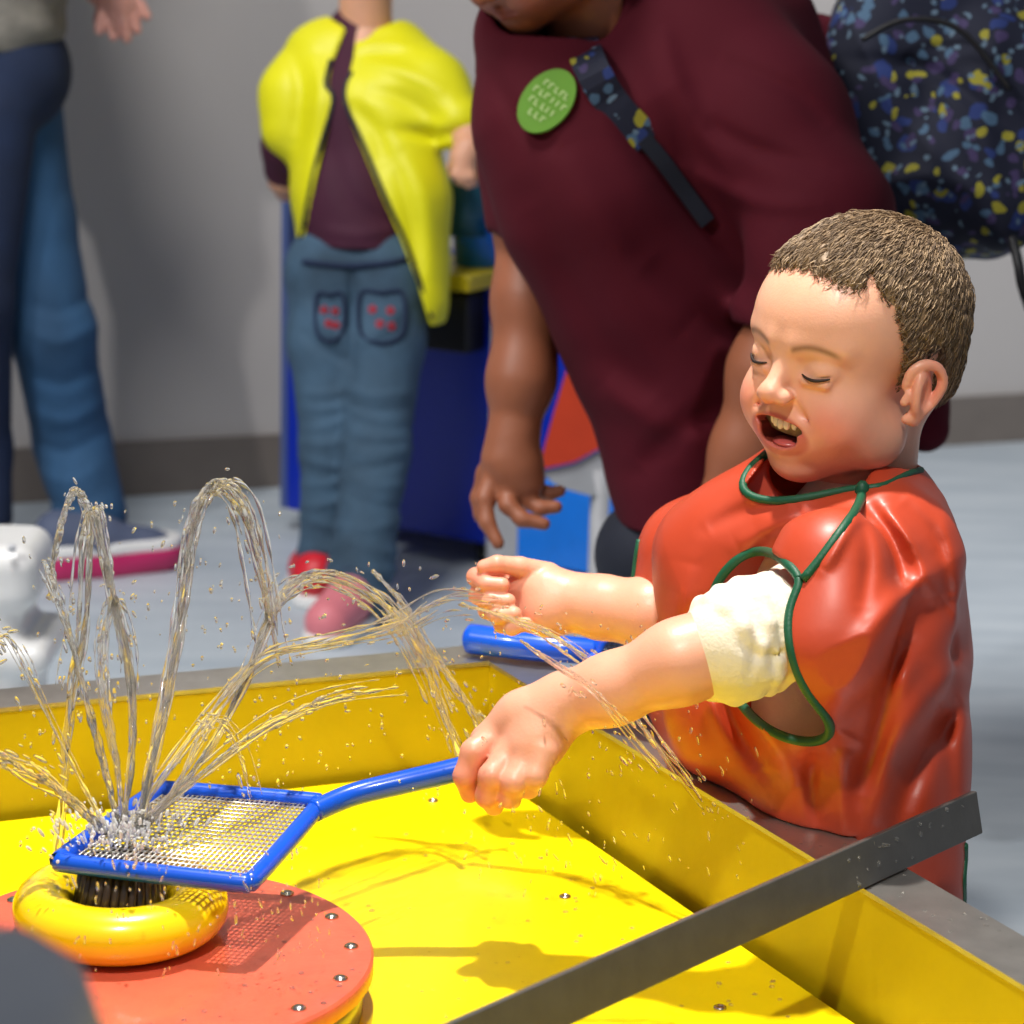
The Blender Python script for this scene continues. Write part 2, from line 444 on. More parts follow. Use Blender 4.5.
# nozzle: fluted dark cluster in the ring
ZRG = .4135; rc = PZ(121, 906, ZRG); RR = .060; rt = .0228
nz = MB()
for k in range(30):
    a = 2*PI*k/30; wob = rnd.uniform(-.002, .002)
    b0 = np.array([rc[0]+math.cos(a)*(.036+wob), rc[1]+math.sin(a)*(.036+wob), ZD+.002]); b1 = np.array([rc[0]+math.cos(a+.2)*.028, rc[1]+math.sin(a+.2)*.028, .452+rnd.uniform(-.003, .002)])
    nz.tube([b0, (b0+b1)/2+np.array([0, 0, .002]), b1], [.0042, .0036, .003], 7)
nz.lathe((rc[0], rc[1], 0), [(.033, ZD), (.026, .448), (.02, .450)], 24)
nz.build('nozzle', M['brush'], table, label='dark ribbed nozzle')
# ring
mb = MB(); n1, n2 = 72, 20; V = []; F = []
for i in range(n1):
    a = 2*PI*i/n1
    for j in range(n2):
        t = 2*PI*j/n2
        V.append((rc[0]+(RR+rt*math.cos(t))*math.cos(a), rc[1]+(RR+rt*math.cos(t))*math.sin(a), ZRG+rt*.95*math.sin(t)))
        F.append((i*n2+j, ((i+1) % n1)*n2+j, ((i+1) % n1)*n2+(j+1) % n2, i*n2+(j+1) % n2))
fixn(mb.add(V, F).build('float_ring', M['ring'], label='glossy yellow float ring around the dark nozzle on the red disc', cat='ring'))
# ================================================================== blue mesh bat held by the boy
def bat(cor, hnd, label, fr=.0075, nu=34, nv=22, hr=.010, matf='blue', matw='wire'):
    Ac, Bc, Cc, Dc = [np.asarray(c) for c in cor]
    ctr = (Ac+Bc+Cc+Dc)/4
    t = empty('mesh_bat', ctr-np.array([0, 0, .008]), label, 'mesh bat')
    loop = []
    for p, q, r in ((Dc, Ac, Bc), (Ac, Bc, Cc), (Bc, Cc, Dc), (Cc, Dc, Ac)):
        e1 = unit(p-q)*.014; e2 = unit(r-q)*.014
        loop += [q+e1, q+e1*.25+e2*.25, q+e2]
    lp = spline(loop, 5, True)
    MB().tube(lp, fr, 10).build('frame', M[matf], t)
    mb = MB()
    for i in range(1, nu):
        u = i/nu; mb.tube([Ac+(Bc-Ac)*u, Dc+(Cc-Dc)*u], .0009, 4)
    for j in range(1, nv):
        v = j/nv; mb.tube([Ac+(Dc-Ac)*v, Bc+(Cc-Bc)*v], .0009, 4)
    mb.build('wire_mesh', M[matw], t, label='fine grey wire mesh')
    h = spline(hnd, 8); r = np.linspace(hr*.85, hr, len(h)); r[-1] *= .6
    MB().tube(h, r, 12).build('handle', M[matf], t)
    return t
bA = PZ(56, 862, .458); bB = PZ(250, 884, .454); bC = PZ(322, 802, .470); bD = PZ(160, 789, .472)
bat([bA, bB, bC, bD], [bC+(bB-bC)*.12, PZ(352, 795, .474), PZ(400, 783, .482), PZ(452, 771, .492), PZ(505, 757, .503), PZ(530, 748, .508)],
    'bright blue handled bat with a wire mesh held over the spray', hr=.0105)
# dark flat bar across the basin
b0 = PZ(977, 812, ZR+.018); b1 = PZ(330, 1105, ZR+.018)
bd = unit(b1-b0); bn = np.array([bd[1], -bd[0], 0]); bn = bn if bn[1] < 0 else -bn
bt = unit(np.array([0, 0, 1.0])); ty = unit(bn+np.array([0, 0, .25])); tz = unit(np.cross(ty, bd)); tz = tz if tz[2] > 0 else -tz
Lb = np.linalg.norm(b1-b0)+.22
fixn(MB().box(b0+bd*Lb/2, (Lb/2, .003, .0175), bd, ty, tz, .001).build('metal_bar', M['dsteel'], smooth=False, label='dark grey flat metal bar lying across the corner of the yellow basin', cat='bar'))
# second bat lying on the rim corner behind the boy's raised fist
q = .462
bat([PZ(592, 662, q), PZ(690, 668, q), PZ(672, 640, q), PZ(600, 640, q)], [PZ(594, 652, q+.004), PZ(560, 649, q+.006), PZ(520, 645, q+.006), PZ(466, 638, q+.004)],
    'blue handled bat lying on the steel rim under the raised fist', nu=14, nv=8, hr=.015, matw='black')
# grey lever knob close to the camera
p = W(-4, 1056, .95)
mb = MB().lathe((p[0], p[1], 0), [(.0001, p[2]+.045), (.018, p[2]+.043), (.033, p[2]+.030), (.040, p[2]+.005), (.038, p[2]-.03), (.026, p[2]-.06), (.012, p[2]-.07)][::-1], 32)
lt = empty('lever', (p[0], p[1], ZP+.0005), 'blurred dark grey knob close to the camera in the lower left corner', 'lever')
fixn(mb.build('knob', M['grey'], lt))
MB().lathe((p[0], p[1], 0), [(.013, wloc(lt)[2]), (.013, p[2]-.06)], 20).build('shaft', M['dsteel'], lt)
# ================================================================== background furniture
f0 = PZ(281, 532, 0); f1 = PZ(606, 592, 0); fd = unit(f1-f0); fn_ = np.array([-fd[1], fd[0], 0]); fn_ = fn_ if fn_[1] > 0 else -fn_
W_ = np.linalg.norm(f1-f0); cabz = .50; dp = .34
cab = empty('activity_cabinet', (f0+f1)/2+fn_*dp/2, 'tall deep blue activity cabinet behind the child in yellow', 'cabinet')
def cbox(name, x0, x1, y0, y1, z0, z1, mt, bev=.004, **k):
    c = f0+fd*(x0+x1)/2+fn_*(y0+y1)/2+np.array([0, 0, (z0+z1)/2])
    return fixn(MB().box(c, ((x1-x0)/2, (y1-y0)/2, (z1-z0)/2), fd, fn_, (0, 0, 1), bev).build(name, M[mt], cab, False, **k))
cbox('body', .012, W_*.90, .0, dp, .045, cabz, 'bluebox')
cbox('edge_strip', -.004, .011, .0, dp, .045, cabz+.19, 'blueedge')
cbox('steel_post', W_*.67, W_*.77, -.03, -.001, .0, cabz-.05, 'lgrey')
cbox('side_body', W_*.775, W_*1.2, -.045, -.001, .04, .19, 'cyan')
cbox('side_panel', W_*.9, W_*1.25, .001, dp, .04, .24, 'bluebox')
cbox('ledge', W_*.36, W_*.66, -.09, .10, cabz+.001, cabz+.03, 'olive', label='dull yellow ledge')
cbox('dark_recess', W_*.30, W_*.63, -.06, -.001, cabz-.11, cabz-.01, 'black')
for x in (.03, W_*.6):
    c = f0+fd*x+fn_*.05
    MB().lathe(c+np.array([0, 0, .022])-fd*.010, [(.006, 0), (.021, .002), (.022, .010), (.021, .018), (.006, .020)], 20, axis=fd).build('castor', M['black'], cab)
# bucket on the ledge
bc = f0+fd*W_*.585+fn_*.02; bz = cabz+.032
bk = empty('bucket', (bc[0], bc[1], bz), 'bright blue bucket on the ledge right of the child in yellow', 'bucket')
MB().lathe((bc[0], bc[1], 0), [(.0001, bz), (.040, bz), (.052, bz+.16), (.056, bz+.165), (.052, bz+.17), (.047, bz+.165), (.036, bz+.01), (.0001, bz+.008)], 32).build('pail', M['cyan'], bk)
MB().lathe((bc[0]-.02, bc[1]-.035, 0), [(.0001, bz+.055), (.035, bz+.055), (.040, bz+.14), (.036, bz+.145), (.0001, bz+.14)], 28).build('scoop', M['teal'], bk)
# orange flared sheet
pts = [(580, 330), (566, 372), (553, 415), (538, 470), (575, 462), (604, 446), (640, 420), (650, 340)]
fr = [W(x, y, 4.05+.0006*(x-538)) for x, y in pts]
op = empty('flared_panel', fr[3]-np.array([0, 0, .06]), 'orange flared panel behind the hanging hand of the bending woman', 'panel')
fixn(MB().hexa(fr, [p+FW*.02 for p in fr]).build('sheet', M['orange'], op, False))
pts = [(538, 470), (575, 462), (604, 446), (640, 425), (640, 500), (590, 494), (560, 486)]
fr = [W(x, y+1.5, 4.06+.0006*(x-538)) for x, y in pts]
fixn(MB().hexa(fr, [p+FW*.02 for p in fr]).build('lower_edge', M['lgrey'], op, False, label='pale grey lower edge'))
pb = W(600, 494, 4.11)
MB().lathe((pb[0], pb[1], 0), [(.06, 0), (.06, .02), (.015, .03), (.015, pb[2]+.04)], 24).build('stand', M['lgrey'], op)
# white plastic unit at the left edge
wc = W(-25, 545, 3.45); zt = wc[2]
wu = S()
wu.box((wc[0], wc[1], zt-.03), (.094, .08, .045), .03, .0)
wu.box((wc[0]-.01, wc[1], zt/2-.05), (.092, .085, zt/2-.05), .03, .03)
wu.box((wc[0]-.012, wc[1], zt-.09), (.08, .075, .06), .03, .02)
wu.box((wc[0]+.0, wc[1], zt-.135), (.11, .095, .022), .02, .01)
V, F = polygonise(wu, .004, lo=(-9, -9, 0))
ut = empty('plastic_unit', (wc[0], wc[1], 0), 'white rounded plastic unit cut off by the left edge of the photo', 'play unit')
mkobj('body', V, F, M['white'], ut)
kb = W(12, 548, 3.365)
MB().ball(kb, .006).build('knob', M['grey'], ut)
# ================================================================== people: shared pieces
class Frame:
    def __init__(s, O, Fh, pitch, roll=0.0, sc=1.0):
        "head frame; Fh horizontal facing, pitch down; local x = the person's left, y = back, z = up"
        Fh = unit([Fh[0], Fh[1], 0]); F = Fh*math.cos(pitch)-np.array([0, 0, math.sin(pitch)])
        U = Fh*math.sin(pitch)+np.array([0, 0, math.cos(pitch)]); Lx = np.cross(-F, U)
        Lr = Lx*math.cos(roll)+U*math.sin(roll); Ur = U*math.cos(roll)-Lx*math.sin(roll)
        s.O = np.asarray(O, float); s.A = np.array([Lr, -F, Ur]); s.sc = sc
    def w(s, v): return s.O+s.sc*(np.asarray(v)@s.A)
    def l(s, v): return ((np.asarray(v)-s.O)@s.A.T)/s.sc
def cranium(h, grow=0.0):
    g = grow
    h.ell((0, .014, .034), (.0705+g, .0875+g, .0735+g), 0)
    h.ell((0, -.030, .030), (.0610+g, .0520+g, .052+g), .02)
    return h
def head_sdf(mouth=True, chub=1.0):
    h = S(); cranium(h)
    h.ell((0, .052, -.012), (.052, .042, .044), .025)
    h.ell((0, -.030, -.026), (.0555, .0465, .054), .02)
    h.ell((0, -.026, -.060), (.0455, .044, .032), .02)
    h.ell((0, -.050 if mouth else -.054, -.082 if mouth else -.076), (.020, .017, .0135), .016)
    for x in (-1, 1):
        h.ell((x*.035, -.047, -.037), (.0240, .0245*chub, .023), .022)
        h.ell((x*.050, -.012, -.055), (.014, .026, .022), .02)
        h.cap((x*.010, -.0755, .019), (x*.043, -.060, .021), .005, .004, .014)
        h.ell((x*.029, -.0905, .003), (.0165, .015, .0105), .010, 's')
        h.ell((x*.0295, -.0625, .003), (.0140, .0130, .0115), .004)
        h.cap((x*.019, -.0775, -.0005), (x*.030, -.0775, -.0025), .0010, .0012, .0015, 's')
        h.cap((x*.030, -.0775, -.0025), (x*.041, -.0700, .0005), .0012, .0010, .0015, 's')
        # lower lid fold
        h.cap((x*.021, -.0755, -.0060), (x*.038, -.0700, -.0070), .0016, .0014, .008)
        # ears
        R = np.array([[math.cos(.45*x), -math.sin(.45*x), 0], [math.sin(.45*x), math.cos(.45*x), 0], [0, 0, 1]])
        h.ell((x*.0740, .001, -.012), (.0070, .0175, .0235), .004, 'u', R.T)
        rim = spline([(x*.0690, -.008, .000), (x*.0725, -.007, .015), (x*.0775, .001, .0215), (x*.0825, .011, .018), (x*.0845, .0165, .004), (x*.0815, .012, -.012), (x*.0760, .001, -.026), (x*.0710, -.006, -.030)], 3)
        rim = [np.array([q[0], q[1]-.004, -.012+(q[2]+.006)*.86]) for q in rim]
        for a, b in zip(rim[:-1], rim[1:]): h.cap(a, b, .0036, .0036, .0025)
        h.ell((x*.0745, -.004, -.031), (.0045, .0065, .0075), .004)
        h.ell((x*.0835, -.002, -.012), (.0052, .0070, .0110), .004, 's')
        h.cap((x*.0830, .002, .003), (x*.085, .006, -.001), .0028, .0022, .003, 's')
        h.cap((x*.0715, -.015, -.018), (x*.0730, -.013, -.012), .0035, .003, .003)
    # nose
    h.cap((0, -.0735, .008), (0, -.0885, -.017), .0065, .0080, .010)
    h.ell((0, -.0900, -.0195), (.0092, .0085, .0080), .006)
    for x in (-1, 1):
        h.ell((x*.0100, -.0840, -.0215), (.0060, .0080, .0062), .004)
        h.ell((x*.0050, -.0890, -.0285), (.0028, .0040, .0024), .002, 's')
    if mouth:
        for x in (-1, 1):
            h.cap((x*.014, -.0800, -.028), (x*.0300, -.0690, -.040), .0014, .0004, .009, 's')
        h.ell((0, -.064, -.053), (.025, .012, .018), .014)
        c = lambda t, z, y: (t, y, z)
        up = [(-.0260, -.0585, -.0385), (-.015, -.0715, -.0420), (0, -.0775, -.0440), (.015, -.0715, -.0420), (.0260, -.0585, -.0385)]
        lo_ = [(-.0260, -.0585, -.0385), (-.0195, -.0645, -.0580), (0, -.0700, -.0690), (.0195, -.0645, -.0580), (.0260, -.0585, -.0385)]
        for q, r in ((up, .0024), (lo_, .0032)):
            sp = spline(q, 4)
            for a, b in zip(sp[:-1], sp[1:]): h.cap(a, b, r, r, .0035)
        h.ell((0, -.074, -.0535), (.0195, .026, .0110), .0025, 's')
        h.ell((0, -.070, -.0470), (.0240, .028, .0058), .0025, 's')
    else:
        for a, b, r in (((-.020, -.0680, -.047), (0, -.0790, -.0455), .0034), ((0, -.0790, -.0455), (.020, -.0680, -.047), .0034), ((-.017, -.0680, -.0535), (0, -.0770, -.0545), .0042), ((0, -.0770, -.0545), (.017, -.0680, -.0535), .0042)):
            h.cap(a, b, r, r, .004)
        h.cap((-.021, -.072, -.0495), (0, -.0845, -.0495), .0009, .0009, .0015, 's'); h.cap((0, -.0845, -.0495), (.021, -.072, -.0495), .0009, .0009, .0015, 's')
    return h
def blob(p, c, r): return np.exp(-(((p-np.asarray(c))/np.asarray(r))**2).sum(1))[:, None]
def mixc(a, b, t): return a*(1-t)+np.asarray(b)*t
def skin_cols(p, base, pink, lip, brow, mouth=True):
    C = np.tile(np.array(lin(base)), (len(p), 1))
    for x in (-1, 1):
        C = mixc(C, lin(pink), .75*blob(p, (x*.040, -.058, -.036), (.020, .03, .017)))
        C = mixc(C, lin(pink), .6*blob(p, (x*.080, .006, -.004), (.014, .02, .03)))
        # eyebrow: a soft arc
        ax = np.clip(p[:, 0]*x, .012, .046); zc = .0175+.0045*np.sin((ax-.012)/.034*PI)
        inn = sst((p[:, 0]*x-.009)/.005)*sst((.050-p[:, 0]*x)/.008)*(p[:, 1] < -.03)
        t = np.exp(-((p[:, 2]-zc)/.0027)**2)*inn
        C = mixc(C, lin(brow), .75*t[:, None])
    C = mixc(C, lin(pink), .5*blob(p, (0, -.094, -.026), (.012, .012, .010)))
    zc = -.0445 if mouth else -.0495
    if mouth:
        r = np.sqrt((p[:, 0]/.0290)**2+((p[:, 2]+.0540)/.0165)**2)
        C = mixc(C, lin(lip), (sst((1.13-r)/.2)*(p[:, 1] < -.055)*.8)[:, None])
        inside = (np.abs(p[:, 0]) < .023) & (p[:, 1] > -.0740+4*0) & (p[:, 1] < -.035) & (p[:, 2] < -.040) & (p[:, 2] > -.067) & (np.abs(p[:, 0]/.026)**2+((p[:, 2]+.0525)/.0130)**2 < np.where(p[:, 1] > -.067, 1.0, .72))
        C[inside] = lin((112, 34, 30))
    else:
        r = np.sqrt((p[:, 0]/.024)**2+((p[:, 2]+.0495)/.0085)**2)
        C = mixc(C, lin(lip), (sst((1.1-r)/.3)*(p[:, 1] < -.055)*.7)[:, None])
    return C
HL = [(0, .070), (22, .066), (38, .061), (45, .074), (54, .058), (62, .050), (70, .022), (76, -.010), (82, -.016), (86, .000), (90, .010), (104, .012), (112, -.004), (122, -.030), (150, -.050), (180, -.052)]
def hair_mask(p, hl=HL, jag=.003):
    a = np.degrees(np.arctan2(np.abs(p[:, 0]), -(p[:, 1]-.005)))
    H = np.interp(a, [h[0] for h in hl], [h[1] for h in hl])
    return p[:, 2]-H+jag*np.sin(a*1.9+p[:, 0]*300)*np.sin(a*.8)
def make_hair(parent, Fr, material, name='hair', hl=HL, thick=.006, strands=9000, length=.015, cols=((96, 74, 54), (150, 122, 92)), res=.0022, seed=3, lift=.35):
    base = cranium(S()); base.ell((0, .052, -.012), (.052, .042, .044), .025)
    base.ell((0, -.030, -.026), (.0555, .0465, .054), .02)
    shell = S(); shell.ops = list(base.ops)
    def grow(p):
        m = hair_mask(p, hl)
        n = .0006*np.sin(p[:, 0]*420+np.sin(p[:, 2]*160)*2)*np.sin(p[:, 1]*360+p[:, 2]*240)
        return .0022-(.0022+thick)*sst(m/.016)+n*(m > .004)
    shell.disp(grow)
    shell._add(lambda p: -p[:, 2]-.056, (-.2, -.2, -.2), (.2, .2, .2), .002, 'i')
    V, F = polygonise(shell, res)
    g = np.random.default_rng(seed)
    m = hair_mask(V, hl)
    nz = .5+.5*np.sin(V[:, 0]*260+3*np.sin(V[:, 1]*120))*np.sin(V[:, 2]*210+2*np.sin(V[:, 0]*90))
    C = mixc(np.tile(np.array(lin(cols[0])), (len(V), 1)), lin(cols[1]), (.15+.5*nz)[:, None])
    ho = mkobj(name, Fr.w(V), F, material, parent, colors=C)
    if strands:
        e = .001; N = np.stack([peval(shell, V+e*np.eye(3)[i])-peval(shell, V-e*np.eye(3)[i]) for i in range(3)], 1)
        N /= np.linalg.norm(N, axis=1, keepdims=True)+1e-9
        ok = np.nonzero(m > .002)[0]; ix = g.choice(ok, strands)
        P = V[ix]+g.normal(0, .0007, (strands, 3)); n = N[ix]
        crown = np.array([.012, .055, .095])
        d = P-crown; d[:, 1] -= .05*np.maximum(0, (P[:, 2]-.03)/.06); d[:, 2] -= .03
        d += g.normal(0, .012, d.shape)
        d += .018*np.stack([np.sin(P[:, 1]*130+P[:, 2]*60), 0*P[:, 0], np.sin(P[:, 0]*110)], 1)
        d -= n*(d*n).sum(1, keepdims=True); d /= np.linalg.norm(d, axis=1, keepdims=True)+1e-9
        Ls = length*g.uniform(.6, 1.15, strands)*np.clip(.45+m[ix]/.04, .45, 1.1)
        side = np.cross(d, n); K = 5; VV = []; 
        w0 = g.uniform(.0005, .0009, strands)
        bend = g.normal(0, .18, strands)
        for k in range(K):
            t = k/(K-1)
            c = P+d*(Ls*t)[:, None]+n*(Ls*(lift*t-.42*t*t*1.0))[:, None]*1.0+side*(Ls*bend*t*t)[:, None]+n*.0006
            w = (w0*(1-t*.92))[:, None]
            VV += [c+side*w, c-side*w*.5+n*w*.8, c-side*w*.5-n*w*.8]
        VV = np.stack(VV, 1).reshape(-1, 3)
        fs = []
        for k in range(K-1):
            for j in range(3):
                fs.append([k*3+j, k*3+(j+1) % 3, (k+1)*3+(j+1) % 3, (k+1)*3+j])
        FF = (np.arange(strands)[:, None, None]*(K*3)+np.array(fs)[None]).reshape(-1, 4)
        tt = g.uniform(0, 1, strands)**1.3
        CC = np.repeat(mixc(np.tile(np.array(lin(cols[0])), (strands, 1)), lin(cols[1]), tt[:, None]), K*3, 0)
        # one hair mesh: shell plus strands
        me = ho.data; bpy.data.objects.remove(ho); bpy.data.meshes.remove(me)
        allV = np.concatenate([Fr.w(V), Fr.w(VV)]); allF = np.concatenate([F, FF+len(V)])
        ho = mkobj(name, allV, allF, material, parent, colors=np.concatenate([C, CC]))
    return ho
def fingers(b, chains, k=.003, mm=1.0):
    for ch in chains:
        q = [(W(x, y, s_), r*mm/1000) for x, y, s_, r in ch]
        b.chain(q, k)
M['skin_boy'] = mat('skin_boy', None, .42, var=.03, vscale=60, bump=.10, bscale=420, sss=.12, attr=True, coat=.15, coatr=.3)
M['skin_woman'] = mat('skin_woman', None, .5, var=.04, vscale=40, bump=.12, bscale=300, sss=.08, attr=True)
M['hair'] = mat('hair', None, .58, var=.05, attr=True, spec=.5)
M['smock'] = mat('orange_smock', (188, 66, 36), .45, var=.04, vscale=12, bump=.10, bscale=70, coat=.14, coatr=.3)
M['green'] = mat('green_piping', (10, 82, 54), .5, bump=.2, bscale=500)
M['tee'] = mat('cream_cotton', (238, 228, 206), .8, var=.03, bump=.3, bscale=350, sheen=.2)
M['teeth'] = mat('teeth', (246, 234, 208), .25, coat=.5)
M['tongue'] = mat('tongue', (190, 84, 80), .3, coat=.5)
M['lash'] = mat('eyelash', (40, 24, 18), .5)
M['maroon'] = mat('maroon_jersey', (78, 8, 26), .85, var=.05, vscale=10, bump=.15, bscale=250, spec=.25)
M['navy'] = mat('dark_navy_cloth', (18, 24, 40), .8, var=.1, bump=.2)
M['jean'] = mat('blue_denim', (44, 84, 122), .85, var=.30, vscale=9, bump=.4, bscale=350, stretch=(1, 1, .35))
M['jean2'] = mat('faded_denim', (58, 84, 106), .85, var=.35, vscale=11, bump=.4, bscale=350)
M['jeand'] = mat('dark_denim', (20, 36, 66), .85, var=.25, vscale=9, bump=.3, bscale=350)
M['ysmock'] = mat('yellow_smock', (226, 222, 6), .55, var=.04, vscale=12, coat=.08, coatr=.4)
M['plum'] = mat('plum_jersey', (64, 12, 42), .8, var=.08)
M['sweater'] = mat('grey_sweater', (128, 124, 116), .9, var=.15, vscale=60, bump=.5, bscale=200)
M['magenta'] = mat('magenta_sole', (190, 40, 100), .4)
M['pinkshoe'] = mat('pink_shoe', (226, 130, 140), .5)
M['redshoe'] = mat('red_shoe', (216, 30, 48), .45)
M['lace'] = mat('pale_blue_lace', (140, 190, 214), .7)
M['shoegrey'] = mat('slate_shoe_upper', (86, 96, 122), .7)
M['stick'] = mat('green_sticker', (96, 150, 28), .5, var=.05)
M['stickt'] = mat('pale_print', (176, 204, 130), .5)
M['embro'] = mat('red_embroidery', (168, 44, 60), .7, var=.2)
# ================================================================== the boy
bt0 = W(838, 760, 2.24); boy = empty('person', (bt0[0], bt0[1], 0), 'laughing boy in an orange green-edged smock reaching over the yellow basin', 'person')
HF = Frame(W(850, 355, 2.17), (-.74, -.67), math.radians(1), math.radians(-5), 1.055)
hs = head_sdf(True)
def lw(q): return HF.l(q)
hs.cap((0, .030, -.030), lw(W(862, 505, 2.23)), .043, .041, .022)
hs.cap(lw(W(862, 505, 2.23)), lw(W(862, 580, 2.24)), .041, .06, .02)
V, F = polygonise(hs, .00125)
base = (236, 176, 146); C = skin_cols(V, base, (228, 120, 98), (196, 84, 76), (112, 70, 38))
Vh, Fh_, Ch = HF.w(V), F, C
# arms and torso
b = S()
sh = W(862, 582, 2.17); el = W(752, 636, 2.03); wri = W(566, 703, 2.055)
b.chain([(sh, .036), (W(800, 613, 2.12), .0355), (W(742, 640, 2.025), .0335), (W(680, 662, 2.02), .0305), (W(610, 690, 2.04), .0255), (wri, .0222)], .018)
# hand gripping the handle, back of the hand towards the camera
b.chain([(wri, .0215), (W(538, 716, 2.058), .023)], .014)
pm = [(wri, .019), (W(520, 718, 2.062), .0185), (W(488, 742, 2.068), .0150)]
b.chain(pm, .012)
b.chain([(wri, .018), (W(540, 740, 2.050), .0190), (W(508, 768, 2.056), .0160)], .012)
b.chain([(W(550, 716, 2.056), .018), (W(530, 750, 2.046), .018)], .012)
fingers(b, [
    [(500, 733, 2.062, 12), (474, 752, 2.052, 10.5), (465, 776, 2.052, 9.2), (470, 793, 2.062, 8)],     # index finger over the handle
    [(512, 752, 2.048, 13), (492, 776, 2.036, 10.5), (487, 796, 2.044, 9.0), (494, 806, 2.060, 7.8)],   # middle
    [(528, 758, 2.040, 13), (514, 782, 2.030, 10.0), (509, 797, 2.040, 8.6), (512, 800, 2.058, 7.5)],   # ring
    [(543, 752, 2.036, 12.5), (535, 776, 2.030, 9.5), (529, 788, 2.040, 8.0), (528, 790, 2.056, 7.0)],  # little
    [(525, 722, 2.078, 11), (502, 728, 2.096, 10), (486, 748, 2.100, 8.6), (480, 764, 2.094, 7.6)],     # thumb on the far side
], .0035)
# far arm and fist
b.chain([(W(742, 575, 2.33), .040), (W(690, 622, 2.31), .031), (W(650, 614, 2.31), .030), (W(600, 607, 2.33), .0262), (W(570, 600, 2.34), .0225)], .016)
b.chain([(W(572, 600, 2.34), .0215), (W(545, 592, 2.345), .0225), (W(522, 586, 2.350), .0160)], .012)
b.chain([(W(572, 604, 2.34), .020), (W(548, 612, 2.340), .0210), (W(528, 616, 2.345), .0140)], .012)
fingers(b, [
    [(548, 574, 2.345, 11), (520, 567, 2.335, 9.2), (497, 564, 2.328, 7.8), (484, 567, 2.330, 6.8)],     # thumb on top
    [(530, 578, 2.365, 10.5), (498, 572, 2.360, 9.0), (476, 577, 2.345, 8.4), (486, 584, 2.325, 7.4), (502, 585, 2.322, 7.0)],
    [(528, 592, 2.365, 10.5), (496, 590, 2.360, 9.0), (478, 595, 2.345, 8.4), (490, 601, 2.323, 7.6), (508, 601, 2.320, 7.0)],
    [(530, 606, 2.362, 10.5), (502, 606, 2.356, 8.8), (487, 610, 2.342, 8.0), (498, 616, 2.320, 7.4), (514, 614, 2.316, 7.0)],
    [(534, 618, 2.355, 10), (512, 622, 2.348, 8.2), (502, 625, 2.336, 7.4), (512, 628, 2.320, 6.8), (526, 624, 2.316, 6.4)],
], .0025)
# torso, hips and legs under the clothes
b.chain([(W(850, 545, 2.23), .06), (W(838, 640, 2.24), .085), (W(836, 760, 2.25), .085)], .03)
b.cap(sh, W(740, 570, 2.33), .045, .045, .03)
b.chain([(W(860, 800, 2.22), .07), (W(872, 905, 2.22), .055), (np.array([.33, 2.12, .09]), .036), (np.array([.33, 2.12, .05]), .034)], .02)
b.chain([(W(815, 800, 2.32), .07), (W(815, 900, 2.36), .055), (np.array([.27, 2.27, .09]), .036), (np.array([.27, 2.27, .05]), .034)], .02)
V, F = polygonise(b, .0021)
pf = np.exp(-(np.linalg.norm(V-W(478, 790, 2.05), axis=1)/.035)**2)+np.exp(-(np.linalg.norm(V-W(480, 585, 2.34), axis=1)/.03)**2)
C = mixc(np.tile(np.array(lin(base)), (len(V), 1)), lin((230, 128, 104)), np.clip(.15+.6*pf, 0, 1)[:, None])
leg = V[:, 2] < .36
C[leg] = lin((60, 70, 92))
mkobj('body', np.concatenate([Vh, V]), np.concatenate([Fh_, F+len(Vh)]), M['skin_boy'], boy, colors=np.concatenate([Ch, C]))
make_hair(boy, HF, M['hair'], strands=15000, length=.0095, thick=.0042, lift=.22, cols=((84, 64, 46), (174, 146, 112)))
# eyelashes, teeth, tongue
for x in (-1, 1):
    q = spline([HF.w((x*.0185, -.0765, -.0010)), HF.w((x*.024, -.0777, -.0025)), HF.w((x*.031, -.0768, -.0032)), HF.w((x*.0375, -.0732, -.0018)), HF.w((x*.0415, -.0703, .0000))], 5)
    MB().tube(q, np.sin(np.linspace(.25, PI-.3, len(q)))*.0013+.0002, 6).build('eyelashes', M['lash'], boy, label='dark eyelashes of a laughing, nearly closed eye')
mb = MB()
for i in range(-3, 4):
    w_ = .0034 if abs(i) < 2 else .0028
    a = i*.0056; y = -.0775+abs(a)**2*30; n = unit([a*1.5, -.05, 0])
    mb.ball(HF.w((a, y+.0035, -.0462+abs(a)*.14)), (w_*1.02*HF.sc, .0022, .0046*HF.sc), 9, np.array([HF.A[0]*(-n[1])+HF.A[1]*n[0], HF.A[1]*(-n[1])-HF.A[0]*n[0], HF.A[2]]))
mb.build('teeth', M['teeth'], boy, label='row of small upper teeth')
MB().ball(HF.w((0, -.063, -.0625)), (.0135, .012, .0042), 14, HF.A).build('tongue', M['tongue'], boy)
# trainers hidden behind the table
for x, y in ((.33, 2.12), (.27, 2.27)):
    s_ = S(); s_.cap((x, y, .035), (x-.09, y-.06, .03), .036, .032, .01); s_._add(lambda p: -p[:, 2]+.001, (x-.3, y-.3, -.2), (x+.3, y+.3, .3), .003, 'i')
    V, F = polygonise(s_, .005); mkobj('shoe', V, F, M['navy'], boy)
